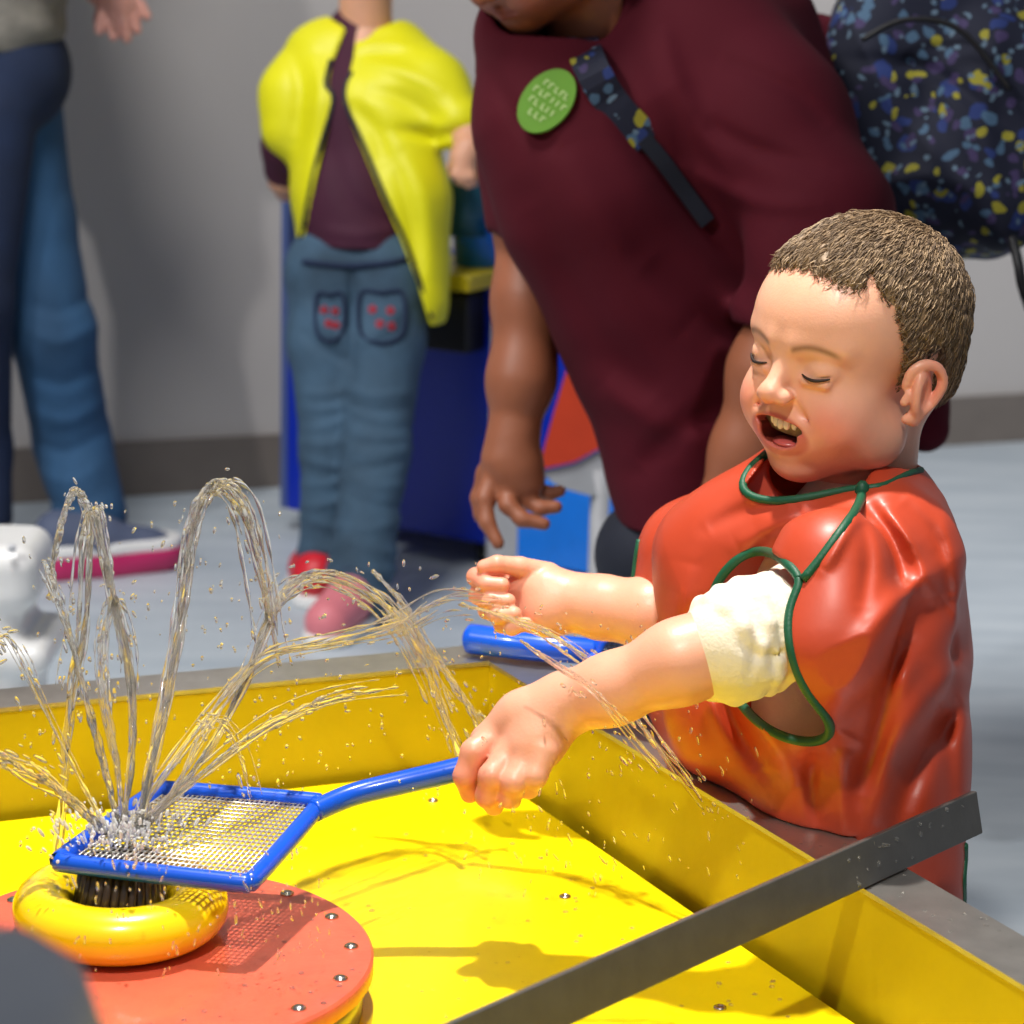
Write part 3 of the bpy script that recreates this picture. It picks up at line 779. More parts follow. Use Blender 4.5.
# t-shirt
t = S()
t.chain([(W(855, 520, 2.22), .050), (W(845, 600, 2.225), .088), (W(838, 720, 2.24), .098)], .03)
t.chain([(W(872, 572, 2.165), .042), (W(805, 612, 2.130), .0410), (W(762, 632, 2.038), .0440)], .015)
t.chain([(W(762, 632, 2.035), .0440), (W(733, 646, 2.022), .0425)], .006)
ax = unit(W(733, 646, 2.022)-W(806, 612, 2.075))
for i, (cx, cy, ss, rr) in enumerate(((724, 649, 2.020, .0425), (742, 641, 2.028, .0455), (763, 632, 2.038, .0450), (778, 627, 2.075, .041))):
    c = W(cx, cy, ss); X = unit(np.cross(ax, (0.2*i, .3, 1))); Y = np.cross(ax, X)
    rg = [c+(X*math.cos(a)+Y*math.sin(a))*rr*.93+ax*(.006*math.sin(2*a+i*1.7)) for a in np.linspace(0, 2*PI, 13)]
    for p_, q_ in zip(rg[:-1], rg[1:]): t.cap(p_, q_, .0062 if i == 0 else .0050, None, .006)
t.stroke([(750, 606), (757, 640), (748, 680)], 6, -.0035, 1.9, 2.05)
t.stroke([(772, 600), (780, 635), (770, 675)], 6, -.0035, 1.9, 2.08)
t.stroke([(735, 640), (760, 655), (800, 650)], 7, -.003, 1.9, 2.08)
t.cap(W(715, 678, 2.015), W(712, 692, 2.015), .0055, .0035, .005)
V, F = polygonise(t, .0021)
mkobj('t_shirt', V, F, M['tee'], boy, label='cream t-shirt with a wet bunched sleeve')
# smock
m0 = S()
m0.chain([(W(838, 520, 2.235), .078), (W(838, 640, 2.25), .098), (W(832, 770, 2.26), .102), (W(830, 1010, 2.27), .106)], .04)
m0.chain([(W(800, 508, 2.24), .044), (W(700, 560, 2.33), .046), (W(698, 650, 2.33), .052), (W(742, 730, 2.30), .072)], .05)
m0.chain([(W(868, 510, 2.19), .044), (W(878, 562, 2.135), .060), (W(852, 655, 2.115), .064), (W(850, 800, 2.17), .076), (W(850, 1010, 2.20), .080)], .04)
m0.chain([(W(834, 574, 2.046), .052), (W(830, 640, 2.036), .053), (W(826, 694, 2.085), .052)], .03)
m0.chain([(W(884, 560, 2.21), .056), (W(866, 740, 2.21), .066), (W(866, 1010, 2.21), .068)], .05)
m0.chain([(W(778, 506, 2.17), .036), (W(728, 560, 2.22), .052), (W(735, 700, 2.21), .060)], .05)
fz = (1.95, 2.24)
for pts, w_, amp in (
    # folds falling from the shoulder seam
    ([(866, 500), (892, 540), (905, 600)], 10, -.006), ([(858, 512), (838, 545), (822, 570)], 7, .005), ([(880, 505), (915, 545), (935, 600)], 9, .006),
    ([(862, 520), (868, 560), (862, 610)], 8, -.004), ([(900, 500), (938, 545), (950, 600)], 9, -.005),
    # broad folds of the flap swinging back under the arm
    ([(945, 598), (912, 628), (870, 690), (845, 740)], 17, -.012), ([(955, 560), (900, 600), (860, 650), (838, 690)], 14, .007),
    ([(966, 660), (925, 700), (890, 760), (868, 830)], 15, .009), ([(968, 700), (930, 745), (900, 810), (893, 880)], 13, -.010), ([(900, 640), (880, 720), (860, 800)], 12, -.006),
    ([(845, 745), (842, 800), (850, 850)], 11, .007), ([(815, 750), (812, 790), (820, 830)], 9, -.006),
    # front panel
    ([(800, 508), (765, 530), (735, 545)], 10, .004), ([(790, 505), (748, 510), (705, 530)], 9, -.004), ([(740, 590), (700, 620), (672, 660)], 13, -.005), ([(735, 700), (770, 745), (800, 790)], 12, .007),
    ([(710, 670), (735, 720), (765, 770)], 11, -.007), ([(690, 560), (680, 620), (690, 680)], 12, .005), ([(700, 650), (712, 700), (730, 750)], 9, .005)):
    m0.stroke(pts, w_, amp, *fz)
for pts, w_, amp in (([(942, 500), (962, 640), (960, 800)], 9, .004), ([(925, 660), (948, 760), (950, 880)], 11, -.003)):
    m0.stroke(pts, w_, amp, 1.95, 2.35)
m0.disp(lambda p: .0008*np.sin(p[:, 0]*55+p[:, 2]*38+2*np.sin(p[:, 2]*21))*np.sin(p[:, 2]*33-p[:, 1]*40))
m0._add(lambda p: np.maximum((p-Cn.astype(f32))@nR.astype(f32)-RW-.002, p[:, 2]-ZR-.0008), (-9, -9, -9), (9, 9, 9), .002, 's')
m0._add(lambda p: .30-p[:, 2], (-9, -9, -9), (9, 9, 9), .004, 'i')
arm_loop = [(801, 581), (788, 564), (770, 551), (745, 553), (724, 572), (712, 594), (709, 625), (716, 662), (735, 697), (757, 722), (782, 737), (812, 743), (832, 734), (826, 715), (810, 697), (797, 672), (789, 640), (789, 608)]
neck_loop = [(772, 449), (748, 470), (741, 487), (758, 500), (797, 499), (836, 492), (862, 486), (880, 488), (908, 476), (926, 470), (915, 440), (870, 400), (800, 400)]
m1 = S(); m1.ops = list(m0.ops)
rays_arm = [ray(m0, x, y, 1.9) for x, y in spline([np.array(q) for q in arm_loop], 3, True)]
rays_arm = [r for r in rays_arm if r is not None]
m1.prism(arm_loop, 1.85, 2.185, .003)
m1.ell(W(842, 470, 2.205), (.064, .060, .034), .006, 's')
m1.prism([(744, 488), (760, 499), (797, 498), (836, 491), (862, 486), (872, 470), (850, 440), (780, 440)], 1.9, 2.19, .004)
V, F = polygonise(m1, .0022)
mkobj('smock', V, F, M['smock'], boy, label='orange wipe-clean smock')
def piping(pts, r=.0042, closed=False, name='piping'):
    pts = [p for p in pts if p is not None]
    q = spline(pts, 3, closed)
    # light smoothing
    for _ in range(2):
        q[1:-1] = (q[:-2]+2*q[1:-1]+q[2:])/4
    return MB().tube(q, r, 10).build(name, M['green'], boy, label='dark green piping')
rays_arm = [np.array(p) for p in rays_arm]
A_ = np.array(rays_arm)
for _ in range(3): A_ = (np.roll(A_, 1, 0)+2*A_+np.roll(A_, -1, 0))/4
piping(list(A_)+[A_[0]], .0040)
nk = [ray(m0, x, y, 1.9) for x, y in ((771, 451), (752, 466), (742, 483), (748, 495), (770, 501), (800, 499), (835, 492), (862, 488))]
piping(nk, .0036)
piping([ray(m0, x, y, 1.9) for x, y in ((863, 484), (861, 500), (852, 516), (836, 538), (820, 560), (803, 580))], .0040)
piping([ray(m0, x, y, 1.9) for x, y in ((864, 488), (885, 486), (905, 475), (921, 470))], .0030)
# small knot at the top of the shoulder seam
kp = ray(m0, 862, 491, 1.9)
MB().ball(kp, (.006, .006, .009), 10).build('knot', M['green'], boy)
# far armhole and back edge piping
def edge_pts(f, ys, side, x0, x1, s):
    out = []
    for y in ys:
        xs = np.linspace(x0, x1, 90)
        for x in xs:
            p = ray(f, x, y, 1.95, 2.6)
            if p is not None: out.append(p); break
    return out
piping(edge_pts(m0, (540, 550, 562, 578, 590), 0, 600, 760, 0), .0030)
piping(edge_pts(m0, (845, 860, 875, 890, 905, 920), 1, 1010, 880, 0), .0030)
def plain_cols(V, c): return np.tile(np.array(lin(c)), (len(V), 1))
def cut_above(s, z): s._add(lambda p: z-p[:, 2], (-9, -9, -9), (9, 9, 9), .004, 'i')
def cut_below(s, z): s._add(lambda p: p[:, 2]-z, (-9, -9, -9), (9, 9, 9), .004, 'i')
# ================================================================== the woman bending over the boy
wb = W(760, 500, 3.15); wom = empty('person', (wb[0], wb[1], 0), 'crouching woman in a maroon t-shirt with a flowered backpack leaning in behind the laughing boy', 'person')
WF = Frame(W(524, -74, 2.92), (-.62, -.62), math.radians(38), 0, 1.10)
h = head_sdf(False)
h.cap((0, .030, -.030), WF.l(W(600, 20, 3.0)), .050, .050, .02); h.cap(WF.l(W(600, 20, 3.0)), WF.l(W(630, 70, 3.05)), .05, .07, .02)
V, F = polygonise(h, .003); C = skin_cols(V, (150, 90, 62), (158, 80, 60), (140, 66, 56), (60, 40, 28), False)
Vh, Fh2, Ch = WF.w(V), F, C
b = S(); ko = 1.085                                            # her far arm hangs behind the shirt front
def K(x, y, q, r): return (W(x, y, q*ko), r*ko)
b.chain([K(560, 110, 2.90, .045), K(534, 220, 2.86, .036), K(531, 300, 2.84, .034), K(521, 380, 2.83, .028), K(514, 432, 2.83, .0225)], .05)
b.chain([K(514, 432, 2.83, .022), K(507, 460, 2.83, .024), K(512, 482, 2.83, .020)], .02)
b.chain([K(514, 436, 2.83, .021), K(520, 470, 2.835, .022), K(527, 484, 2.835, .017)], .02)
fingers(b, [[(x, y, q*ko, r*ko) for x, y, q, r in ch] for ch in [
    [(494, 470, 2.83, 12), (485, 498, 2.82, 9.5), (487, 522, 2.815, 8.5), (498, 543, 2.81, 7)],
    [(505, 482, 2.83, 12), (508, 505, 2.815, 9.5), (522, 519, 2.81, 8.5), (544, 524, 2.81, 7)],
    [(517, 484, 2.84, 11.5), (526, 500, 2.83, 9), (540, 508, 2.825, 8), (556, 507, 2.825, 7)],
    [(526, 478, 2.86, 10.5), (538, 490, 2.86, 8.5), (548, 494, 2.86, 7.5), (560, 491, 2.86, 6.5)],
    [(497, 450, 2.84, 12), (486, 474, 2.855, 10.5), (479, 498, 2.86, 9), (480, 516, 2.86, 7.5)],
]], .006)
b.chain([(W(735, 90, 2.98), .045), (W(812, 235, 2.89), .045), (W(800, 280, 2.88), .042), (W(765, 370, 2.90), .037), (W(742, 450, 2.92), .031), (W(726, 500, 2.93), .030)], .03)
fingers(b, [[(722, 495, 2.93, 24), (700, 520, 2.93, 12), (680, 535, 2.93, 10), (670, 545, 2.93, 9)], [(725, 500, 2.93, 20), (712, 535, 2.92, 12), (700, 555, 2.92, 10), (690, 562, 2.92, 9)], [(730, 500, 2.93, 20), (728, 540, 2.92, 11), (720, 562, 2.92, 10), (712, 570, 2.92, 9)]], .006)
b.chain([(W(650, 130, 3.12), .10), (W(720, 330, 3.14), .12), (W(790, 430, 3.2), .12)], .05)
V, F = polygonise(b, .0042); C = plain_cols(V, (150, 90, 62))
mkobj('body', np.concatenate([Vh, V]), np.concatenate([Fh2, F+len(Vh)]), M['skin_woman'], wom, colors=np.concatenate([Ch, C]))
make_hair(wom, WF, M['hair'], strands=3000, length=.03, thick=.012, cols=((60, 40, 28), (110, 80, 56)), res=.004, hl=[(0, .06), (60, .045), (80, -.03), (100, -.05), (180, -.055)])
# shirt
s = S()
s.chain([(W(572, 30, 3.05), .10), (W(626, 130, 3.05), .152), (W(672, 250, 3.10), .160), (W(722, 370, 3.12), .150), (W(745, 440, 3.14), .150)], .06)
s.chain([(W(528, 40, 3.00), .055), (W(553, 120, 2.97), .075), (W(590, 210, 2.97), .085), (W(640, 310, 3.0), .085), (W(672, 400, 3.02), .075), (W(668, 470, 3.03), .055), (W(672, 530, 3.03), .052)], .06)
s.cap(W(790, 400, 3.2), W(912, 400, 3.22), .13, .040, .06)
s.cap(W(912, 395, 3.22), W(926, 430, 3.2), .040, .028, .03)
s.chain([(W(550, 90, 3.08), .085), (W(534, 160, 3.09), .056), (W(531, 218, 3.09), .050)], .04)
s.chain([(W(690, 40, 3.02), .105), (W(770, 130, 2.95), .088), (W(822, 215, 2.89), .070), (W(812, 262, 2.88), .064), (W(776, 322, 2.89), .054)], .04)
s.cap(W(700, 120, 3.20), W(806, 96, 3.27), .12, .105, .05)
s.cap(W(742, 40, 3.10), W(788, 160, 3.1), .095, .085, .05)
s._add(lambda p: d_cap(p, W(531, 250, 3.09).astype(f32), W(528, 320, 3.08).astype(f32), .056, .056), W(530, 280, 3.08)-.1, W(530, 280, 3.08)+.1, .004, 's')
s._add(lambda p: d_cap(p, W(756, 376, 2.895).astype(f32), W(735, 440, 2.90).astype(f32), .058, .058), W(745, 400, 2.9)-.13, W(745, 400, 2.9)+.13, .004, 's')
s.ell(W(560, 15, 2.98), (.075, .075, .05), .02, 's')
for pts, w_, amp in (([(600, 40), (640, 140), (700, 220), (760, 300)], 16, -.014), ([(560, 140), (620, 260), (690, 330)], 22, .008), ([(530, 200), (600, 330), (660, 400)], 20, -.009), ([(640, 260), (720, 330), (800, 340)], 18, -.010),
                     ([(700, 120), (760, 150), (830, 170)], 10, -.006), ([(690, 170), (750, 200), (820, 205)], 10, .006), ([(720, 60), (790, 90), (830, 130)], 10, -.006), ([(600, 380), (650, 420), (720, 440)], 16, .008), ([(640, 470), (680, 430), (740, 400)], 14, -.009),
                     ([(485, 60), (520, 120), (560, 150)], 10, -.005), ([(660, 20), (680, 90), (740, 190)], 12, .006)):
    s.stroke(pts, w_, amp, 2.6, 3.2)
s.disp(lambda p: .002*np.sin(p[:, 0]*32+p[:, 2]*20)*np.sin(p[:, 2]*30-p[:, 0]*12))
zb = W(650, 520, 3.05)[2]
cut_above(s, zb); shirt = s
V, F = polygonise(s, .0048)
mkobj('t_shirt', V, F, M['maroon'], wom, label='dark maroon short-sleeved t-shirt')
# trousers and shoes (crouching)
s = S()
s.chain([(W(770, 480, 3.2), .11), (W(655, 555, 3.06), .064), (np.array([.20, 3.20, .10]), .052)], .03)
s.chain([(W(830, 480, 3.22), .10), (W(770, 560, 3.06), .070), (np.array([.46, 3.22, .10]), .052)], .03)
V, F = polygonise(s, .006); mkobj('trousers', V, F, M['navy'], wom, label='dark navy trousers')
for x in (.20, .46):
    s_ = S(); s_.cap((x, 3.22, .05), (x-.05, 3.05, .04), .048, .042, .01); s_._add(lambda p: -p[:, 2]+.001, (-9, -9, -9), (9, 9, 9), .003, 'i')
    V, F = polygonise(s_, .006); mkobj('shoe', V, F, M['black'], wom)
# round green sticker with faint pale print
def on(px, py, s0=2.4): 
    r = ray(shirt, px, py, s0, 3.4); return r if r is not None else W(px, py, 2.9)
cx, cy = 547, 102
c = on(cx, cy); ux = unit(on(cx+14, cy+10)-on(cx-14, cy-10)); vy = unit(on(cx-8, cy-22)-on(cx+8, cy+22)); nn_ = unit(np.cross(ux, vy)); nn_ = nn_ if nn_@FW < 0 else -nn_
vy = np.cross(nn_, ux)
stk = MB(); c0 = c+nn_*.004
stk.loft([[c0+ux*.0275*math.cos(a)+vy*.0400*math.sin(a)+nn_*t for a in np.linspace(0, 2*PI, 40, endpoint=False)] for t in (-.004, .0015)])
st = fixn(stk.build('sticker', M['stick'], smooth=False, label='round green sticker on the chest of the maroon t-shirt', cat='sticker'))
tx = MB()
for row, (y, xs) in enumerate(((.016, (-.014, -.007, .001, .008, .014)), (.004, (-.019, -.011, -.004, .005, .012, .019)), (-.008, (-.016, -.009, .000, .007, .014)), (-.020, (-.008, .000, .008)))):
    for x in xs:
        q = c0+ux*x+vy*y+nn_*.002
        k = rnd.choice((0, 1, 2))
        tx.box(q, (.0011, .0034, .0004), ux, vy, nn_)
        if k: tx.box(q+ux*.0018+vy*(.003 if k == 1 else -.003), (.0020, .0009, .0004), ux, vy, nn_)
tx.build('print', M['stickt'], st, False, label='faint illegible pale print')
# ---- backpack
m, nt, bs = new_mat('floral_canvas'); N = nt.nodes.new; L = nt.links.new
tc = N('ShaderNodeTexCoord'); prev = None
def layer(scale, thr, c, seed, prev):
    mp = N('ShaderNodeMapping'); mp.inputs['Location'].default_value = (seed, seed*.7, seed*1.3); L(tc.outputs['Object'], mp.inputs['Vector'])
    n_ = N('ShaderNodeTexNoise'); n_.inputs['Scale'].default_value = 26; n_.inputs['Detail'].default_value = 2; L(mp.outputs['Vector'], n_.inputs['Vector'])
    ad = N('ShaderNodeVectorMath'); ad.operation = 'MULTIPLY_ADD'; ad.inputs[1].default_value = (.035, .035, .035); L(n_.outputs['Color'], ad.inputs[0]); L(mp.outputs['Vector'], ad.inputs[2])
    v = N('ShaderNodeTexVoronoi'); v.inputs['Scale'].default_value = scale; L(ad.outputs['Vector'], v.inputs['Vector'])
    lt_ = N('ShaderNodeMath'); lt_.operation = 'LESS_THAN'; lt_.inputs[1].default_value = thr; L(v.outputs['Distance'], lt_.inputs[0])
    sp = N('ShaderNodeSeparateColor'); L(v.outputs['Color'], sp.inputs['Color'])
    gt = N('ShaderNodeMath'); gt.operation = 'GREATER_THAN'; gt.inputs[1].default_value = .42; L(sp.outputs['Red'], gt.inputs[0])
    mu = N('ShaderNodeMath'); mu.operation = 'MULTIPLY'; L(lt_.outputs[0], mu.inputs[0]); L(gt.outputs[0], mu.inputs[1])
    mx = N('ShaderNodeMix'); mx.data_type = 'RGBA'; L(mu.outputs[0], mx.inputs['Factor'])
    if prev is None: mx.inputs[6].default_value = (*lin((14, 20, 44)), 1)
    else: L(prev, mx.inputs[6])
    mx.inputs[7].default_value = (*lin(c), 1); return mx.outputs[2]
pv = layer(30, .36, (30, 50, 110), 1.0, None); pv = layer(44, .33, (70, 100, 128), 4.2, pv); pv = layer(42, .32, (62, 50, 92), 7.7, pv); pv = layer(38, .30, (150, 144, 40), 2.9, pv); pv = layer(64, .26, (96, 120, 140), 9.1, pv)
L(pv, bs.inputs['Base Color']); bs.inputs['Roughness'].default_value = .8; M['floral'] = m
bp_c = W(945, 92, 3.22)
bk2 = empty('backpack', W(945, 262, 3.22), 'navy backpack with yellow and blue flower pattern on the back of the maroon-shirted woman', 'backpack')
s = S(); ang = math.radians(-22)
Xb = unit(RT*math.cos(ang)+UP*math.sin(ang)); Zb = unit(UP*math.cos(ang)-RT*math.sin(ang)); Yb = -FW
RB = np.array([Xb, Yb, Zb])
s.box(W(930, 72, 3.24), (.140, .115, .225), .075, 0, 'u', RB)
s.box(W(990, 135, 3.20), (.095, .105, .14), .055, .02, 'u', RB)
for pts, w_, amp in (([(850, 60), (930, 70), (1010, 130)], 8, -.008), ([(865, 190), (930, 175), (1000, 200)], 10, .007), ([(880, 30), (940, 120), (950, 230)], 12, -.006), ([(1000, 20), (985, 120), (1010, 230)], 12, .006)):
    s.stroke(pts, w_, amp, 2.9, 3.4)
V, F = polygonise(s, .0045); mkobj('bag', V, F, M['floral'], bk2)
z = spline([W(862, 40, 3.09), W(905, 20, 3.085), W(960, 30, 3.08), W(1010, 90, 3.08)], 8)
MB().tube([p for p in z], .004, 6).build('zip', M['black'], bk2)
# shoulder strap: a band on the chest, then a plain dark webbing
def band(pts, wd_, mt, nm, par, lab=None, lift=.005):
    pc = [on(*p) for p in pts]; P = spline(pc, 6); T = np.gradient(P, axis=0); rings = []
    for i, q in enumerate(P):
        sd = unit(np.cross(T[i], FW)); n = unit(np.cross(sd, T[i])); n = n if n@FW < 0 else -n
        q = q+n*lift
        rings.append([q-sd*wd_-n*.002, q+sd*wd_-n*.002, q+sd*wd_+n*.003, q-sd*wd_+n*.003])
    return fixn(MB().loft(rings).build(nm, mt, par, False, label=lab))
band([(572, -12), (576, 20), (588, 62), (612, 104), (646, 142)], .019, M['floral'], 'strap', bk2, 'patterned shoulder strap')
band([(642, 138), (662, 162), (684, 192), (706, 222)], .009, M['navy'], 'webbing', bk2, 'plain dark strap webbing', .007)
MB().tube(spline([W(1012, 238, 3.1), W(1018, 262, 3.08), W(1022, 285, 3.08), W(1030, 310, 3.09)], 6), .006, 8).build('strap_end', M['black'], bk2)
# ================================================================== the child in the yellow smock
cb = W(345, 620, 4.24); kid = empty('person', (cb[0], cb[1], 0), 'child seen from behind in a bright yellow smock and blue jeans at the blue cabinet', 'person')
KF = Frame(W(372, -62, 4.30), (.25, .95), math.radians(12), 0, 1.04)
h = head_sdf(False); h.cap((0, .030, -.030), KF.l(W(366, 30, 4.32)), .042, .042, .02)
V, F = polygonise(h, .004); C = skin_cols(V, (216, 160, 130), (214, 130, 110), (190, 100, 90), (90, 60, 36), False)
Vh, Fh2, Ch = KF.w(V), F, C
b = S()
b.chain([(W(366, 25, 4.32), .042), (W(366, 60, 4.32), .06)], .02)
b.chain([(W(425, 85, 4.30), .038), (W(468, 130, 4.24), .030), (W(468, 148, 4.20), .020)], .02)
b.chain([(W(467, 148, 4.20), .018), (W(463, 158, 4.20), .019), (W(464, 166, 4.20), .017)], .012)
fingers(b, [[(460, 164, 4.19, 9), (456, 174, 4.19, 7.5), (460, 182, 4.2, 6.5)], [(464, 166, 4.19, 9), (463, 177, 4.19, 7.5), (468, 185, 4.2, 6.5)], [(468, 164, 4.2, 9), (470, 176, 4.19, 7.5), (474, 183, 4.2, 6.5)], [(471, 160, 4.21, 8.5), (477, 170, 4.21, 7), (480, 177, 4.21, 6.5)], [(457, 158, 4.21, 9), (452, 166, 4.23, 7.5), (452, 174, 4.24, 6.5)]], .005)
b.chain([(W(300, 85, 4.34), .036), (W(284, 150, 4.36), .030), (W(284, 178, 4.40), .024), (W(286, 190, 4.46), .020)], .02)
V, F = polygonise(b, .0045); C = plain_cols(V, (216, 160, 130))
mkobj('body', np.concatenate([Vh, V]), np.concatenate([Fh2, F+len(Vh)]), M['skin_woman'], kid, colors=np.concatenate([Ch, C]))
make_hair(kid, KF, M['hair'], strands=3000, length=.04, thick=.012, cols=((96, 66, 38), (156, 112, 66)), res=.004, hl=[(0, .06), (60, .045), (80, -.03), (100, -.05), (180, -.055)])
s = S()
s.chain([(W(360, 35, 4.33), .055), (W(355, 110, 4.33), .090), (W(355, 200, 4.33), .092), (W(362, 262, 4.33), .094)], .03)
s.chain([(W(305, 80, 4.34), .05), (W(287, 145, 4.36), .040), (W(285, 168, 4.39), .036)], .02)
s.stroke([(330, 140), (350, 200), (400, 230)], 10, -.006, 4.1, 4.4); s.stroke([(320, 230), (360, 235), (410, 225)], 7, .005, 4.1, 4.4)
cut_above(s, W(360, 250, 4.24)[2]); V, F = polygonise(s, .005); mkobj('shirt', V, F, M['plum'], kid, label='dark plum shirt showing through the open back')
MB().tube(spline([W(276, 158, 4.37), W(283, 166, 4.35), W(296, 165, 4.35)], 5), .009, 8).build('cuff_trim', M['bluebox'], kid, label='blue cuff edge')
s = S()
s.chain([(W(328, 278, 4.32), .066), (W(329, 340, 4.32), .068), (W(331, 450, 4.32), .050), (W(327, 560, 4.34), .046), (W(326, 590, 4.35), .048)], .02)
s.chain([(W(386, 278, 4.31), .070), (W(382, 340, 4.30), .070), (W(377, 450, 4.27), .054), (W(362, 560, 4.22), .050), (W(358, 592, 4.20), .054)], .02)
s.cap(W(338, 268, 4.33), W(384, 268, 4.33), .084, .086, .03)
for y in (390, 405, 422, 440, 462, 480, 500, 522, 545, 565, 580):
    o = rnd.uniform(-8, 8)
    s.stroke([(300, y+o), (328, y+4), (352, y-o)], 5, rnd.choice((-.0045, .004)), 4.1, 4.4); s.stroke([(346, y-o), (376, y+6), (412, y+o)], 5, rnd.choice((-.0045, .004)), 4.05, 4.4)
for pts, w_, amp in (([(300, 300), (330, 330), (352, 340)], 7, .006), ([(410, 300), (380, 330), (352, 345)], 7, .006), ([(300, 330), (325, 350), (350, 362)], 6, -.006), ([(352, 270), (353, 320), (352, 380)], 5, -.010)):
    s.stroke(pts, w_, amp, 4.1, 4.4)
cut_above_z = W(360, 232, 4.24)[2]; s._add(lambda p: p[:, 2]-cut_above_z, (-9, -9, -9), (9, 9, 9), .01, 'i'); jeans = s; V, F = polygonise(s, .005); jn = mkobj('jeans', V, F, M['jean2'], kid, label='faded blue jeans with red stitched pockets')
def onj(px, py): 
    r = ray(jeans, px, py, 4.0, 4.6); return r if r is not None else W(px, py, 4.25)
for k, (px, py, w_, h_) in enumerate(((382, 318, 21, 24), (330, 318, 13, 22))):
    mbp = MB()
    q = [onj(px+a*w_, py+b_*h_) for a, b_ in ((-1, -1), (0, -1.05), (1, -1), (1, .6), (0, 1.05), (-1, .6))]
    qq = spline(q, 5, True)
    mbp.tube(qq-FW*.003, .0035, 6); mbp.build('pocket_seam', M['jeand'], jn, label='dark pocket outline')
    e = MB()
    for fx, fy in ((-.45, -.35), (.4, -.3), (-.1, .25), (.45, .35)):
        for q5 in range(5):
            t5 = 2*PI*q5/5; p_ = onj(px+fx*w_+math.cos(t5)*2.6, py+fy*h_+math.sin(t5)*2.6)-FW*.002
            e.ball(p_, (.0036, .002, .0036), 7)
    e.build('embroidery', M['embro'], jn, label='red embroidered flowers on the pocket')
wl_ = [onj(x, y)-FW*.004 for x, y in ((303, 262), (320, 264), (345, 266), (370, 265), (395, 262), (415, 256))]
MB().tube(spline(wl_, 5), .005, 6).build('waistband_seam', M['jeand'], jn)
# yellow smock, open at the back
s = S()
s.chain([(W(345, 58, 4.34), .072), (W(350, 110, 4.34), .100), (W(360, 190, 4.34), .110), (W(372, 262, 4.34), .118), (W(372, 330, 4.34), .122)], .03)
s.chain([(W(318, 60, 4.34), .060), (W(296, 95, 4.33), .056), (W(292, 128, 4.33), .052)], .03)
s.chain([(W(392, 62, 4.33), .072), (W(430, 92, 4.28), .062), (W(456, 122, 4.24), .046)], .03)
s.chain([(W(388, 110, 4.29), .078), (W(405, 200, 4.29), .072), (W(415, 300, 4.29), .055)], .03)
for pts, w_, amp in (([(360, 60), (400, 70), (450, 95)], 8, .007), ([(365, 90), (405, 100), (450, 125)], 9, -.008), ([(345, 100), (375, 130), (385, 165)], 9, -.008), ([(390, 130), (440, 135), (470, 130)], 7, -.010), ([(400, 150), (425, 200), (430, 290)], 10, .007), ([(290, 50), (300, 90), (295, 140)], 8, -.007), ([(312, 50), (320, 100), (308, 170)], 8, .007), ([(352, 50), (375, 45), (410, 45)], 6, .006), ([(395, 165), (410, 220), (420, 280)], 7, -.007)):
    s.stroke(pts, w_, amp, 4.05, 4.42)
s.prism([(346, 30), (333, 62), (329, 84), (336, 100), (322, 155), (312, 200), (302, 250), (292, 360), (436, 360), (430, 326), (418, 285), (400, 238), (381, 196), (362, 150), (341, 100), (350, 70), (356, 40)], 3.9, 4.45, .004)
s.ell(W(366, 18, 4.33), (.058, .06, .03), .01, 's')
zb = W(420, 322, 4.30)[2]
cut_above(s, zb); ysm = s
V, F = polygonise(s, .0045); mkobj('smock', V, F, M['ysmock'], kid, label='bright yellow back-opening smock')
def ony(px, py):
    return ray(ysm, px, py, 4.0, 4.5)
for pl in ([(331, 60), (326, 84), (333, 101), (318, 155), (308, 200), (299, 250)], [(352, 72), (345, 100), (366, 150), (385, 196), (404, 238), (421, 285), (431, 318)]):
    q = [ony(*p) for p in pl]; q = [p for p in q if p is not None]
    if len(q) > 2: MB().tube(spline(q, 6), .0042, 7).build('edging', M['black'], kid, label='dark edging')
for (x, y, z_, mt, dx, dy) in ((-.305, 4.22, 0, 'redshoe', -.02, .10), (-.26, 4.02, 0, 'pinkshoe', -.03, -.09)):
    p = PZ(316, 604, 0) if mt == 'redshoe' else PZ(350, 628, 0)
    s_ = S(); s_.chain([((p[0], p[1], .05), .040), ((p[0]+dx, p[1]+dy, .035), .036)], .01); s_._add(lambda q: .012-q[:, 2], (-9, -9, -9), (9, 9, 9), .003, 'i')
    V, F = polygonise(s_, .004); so = mkobj('shoe', V, F, M[mt], kid, label='red shoe' if mt == 'redshoe' else 'pink shoe with a white sole')
    s_ = S(); s_.chain([((p[0], p[1], .012), .042), ((p[0]+dx, p[1]+dy, .012), .039)], .01); s_._add(lambda q: -q[:, 2]+.0005, (-9, -9, -9), (9, 9, 9), .002, 'i'); s_._add(lambda q: q[:, 2]-.022, (-9, -9, -9), (9, 9, 9), .002, 'i')
    V, F = polygonise(s_, .004); mkobj('sole', V, F, M['white'], so, label='pale sole')
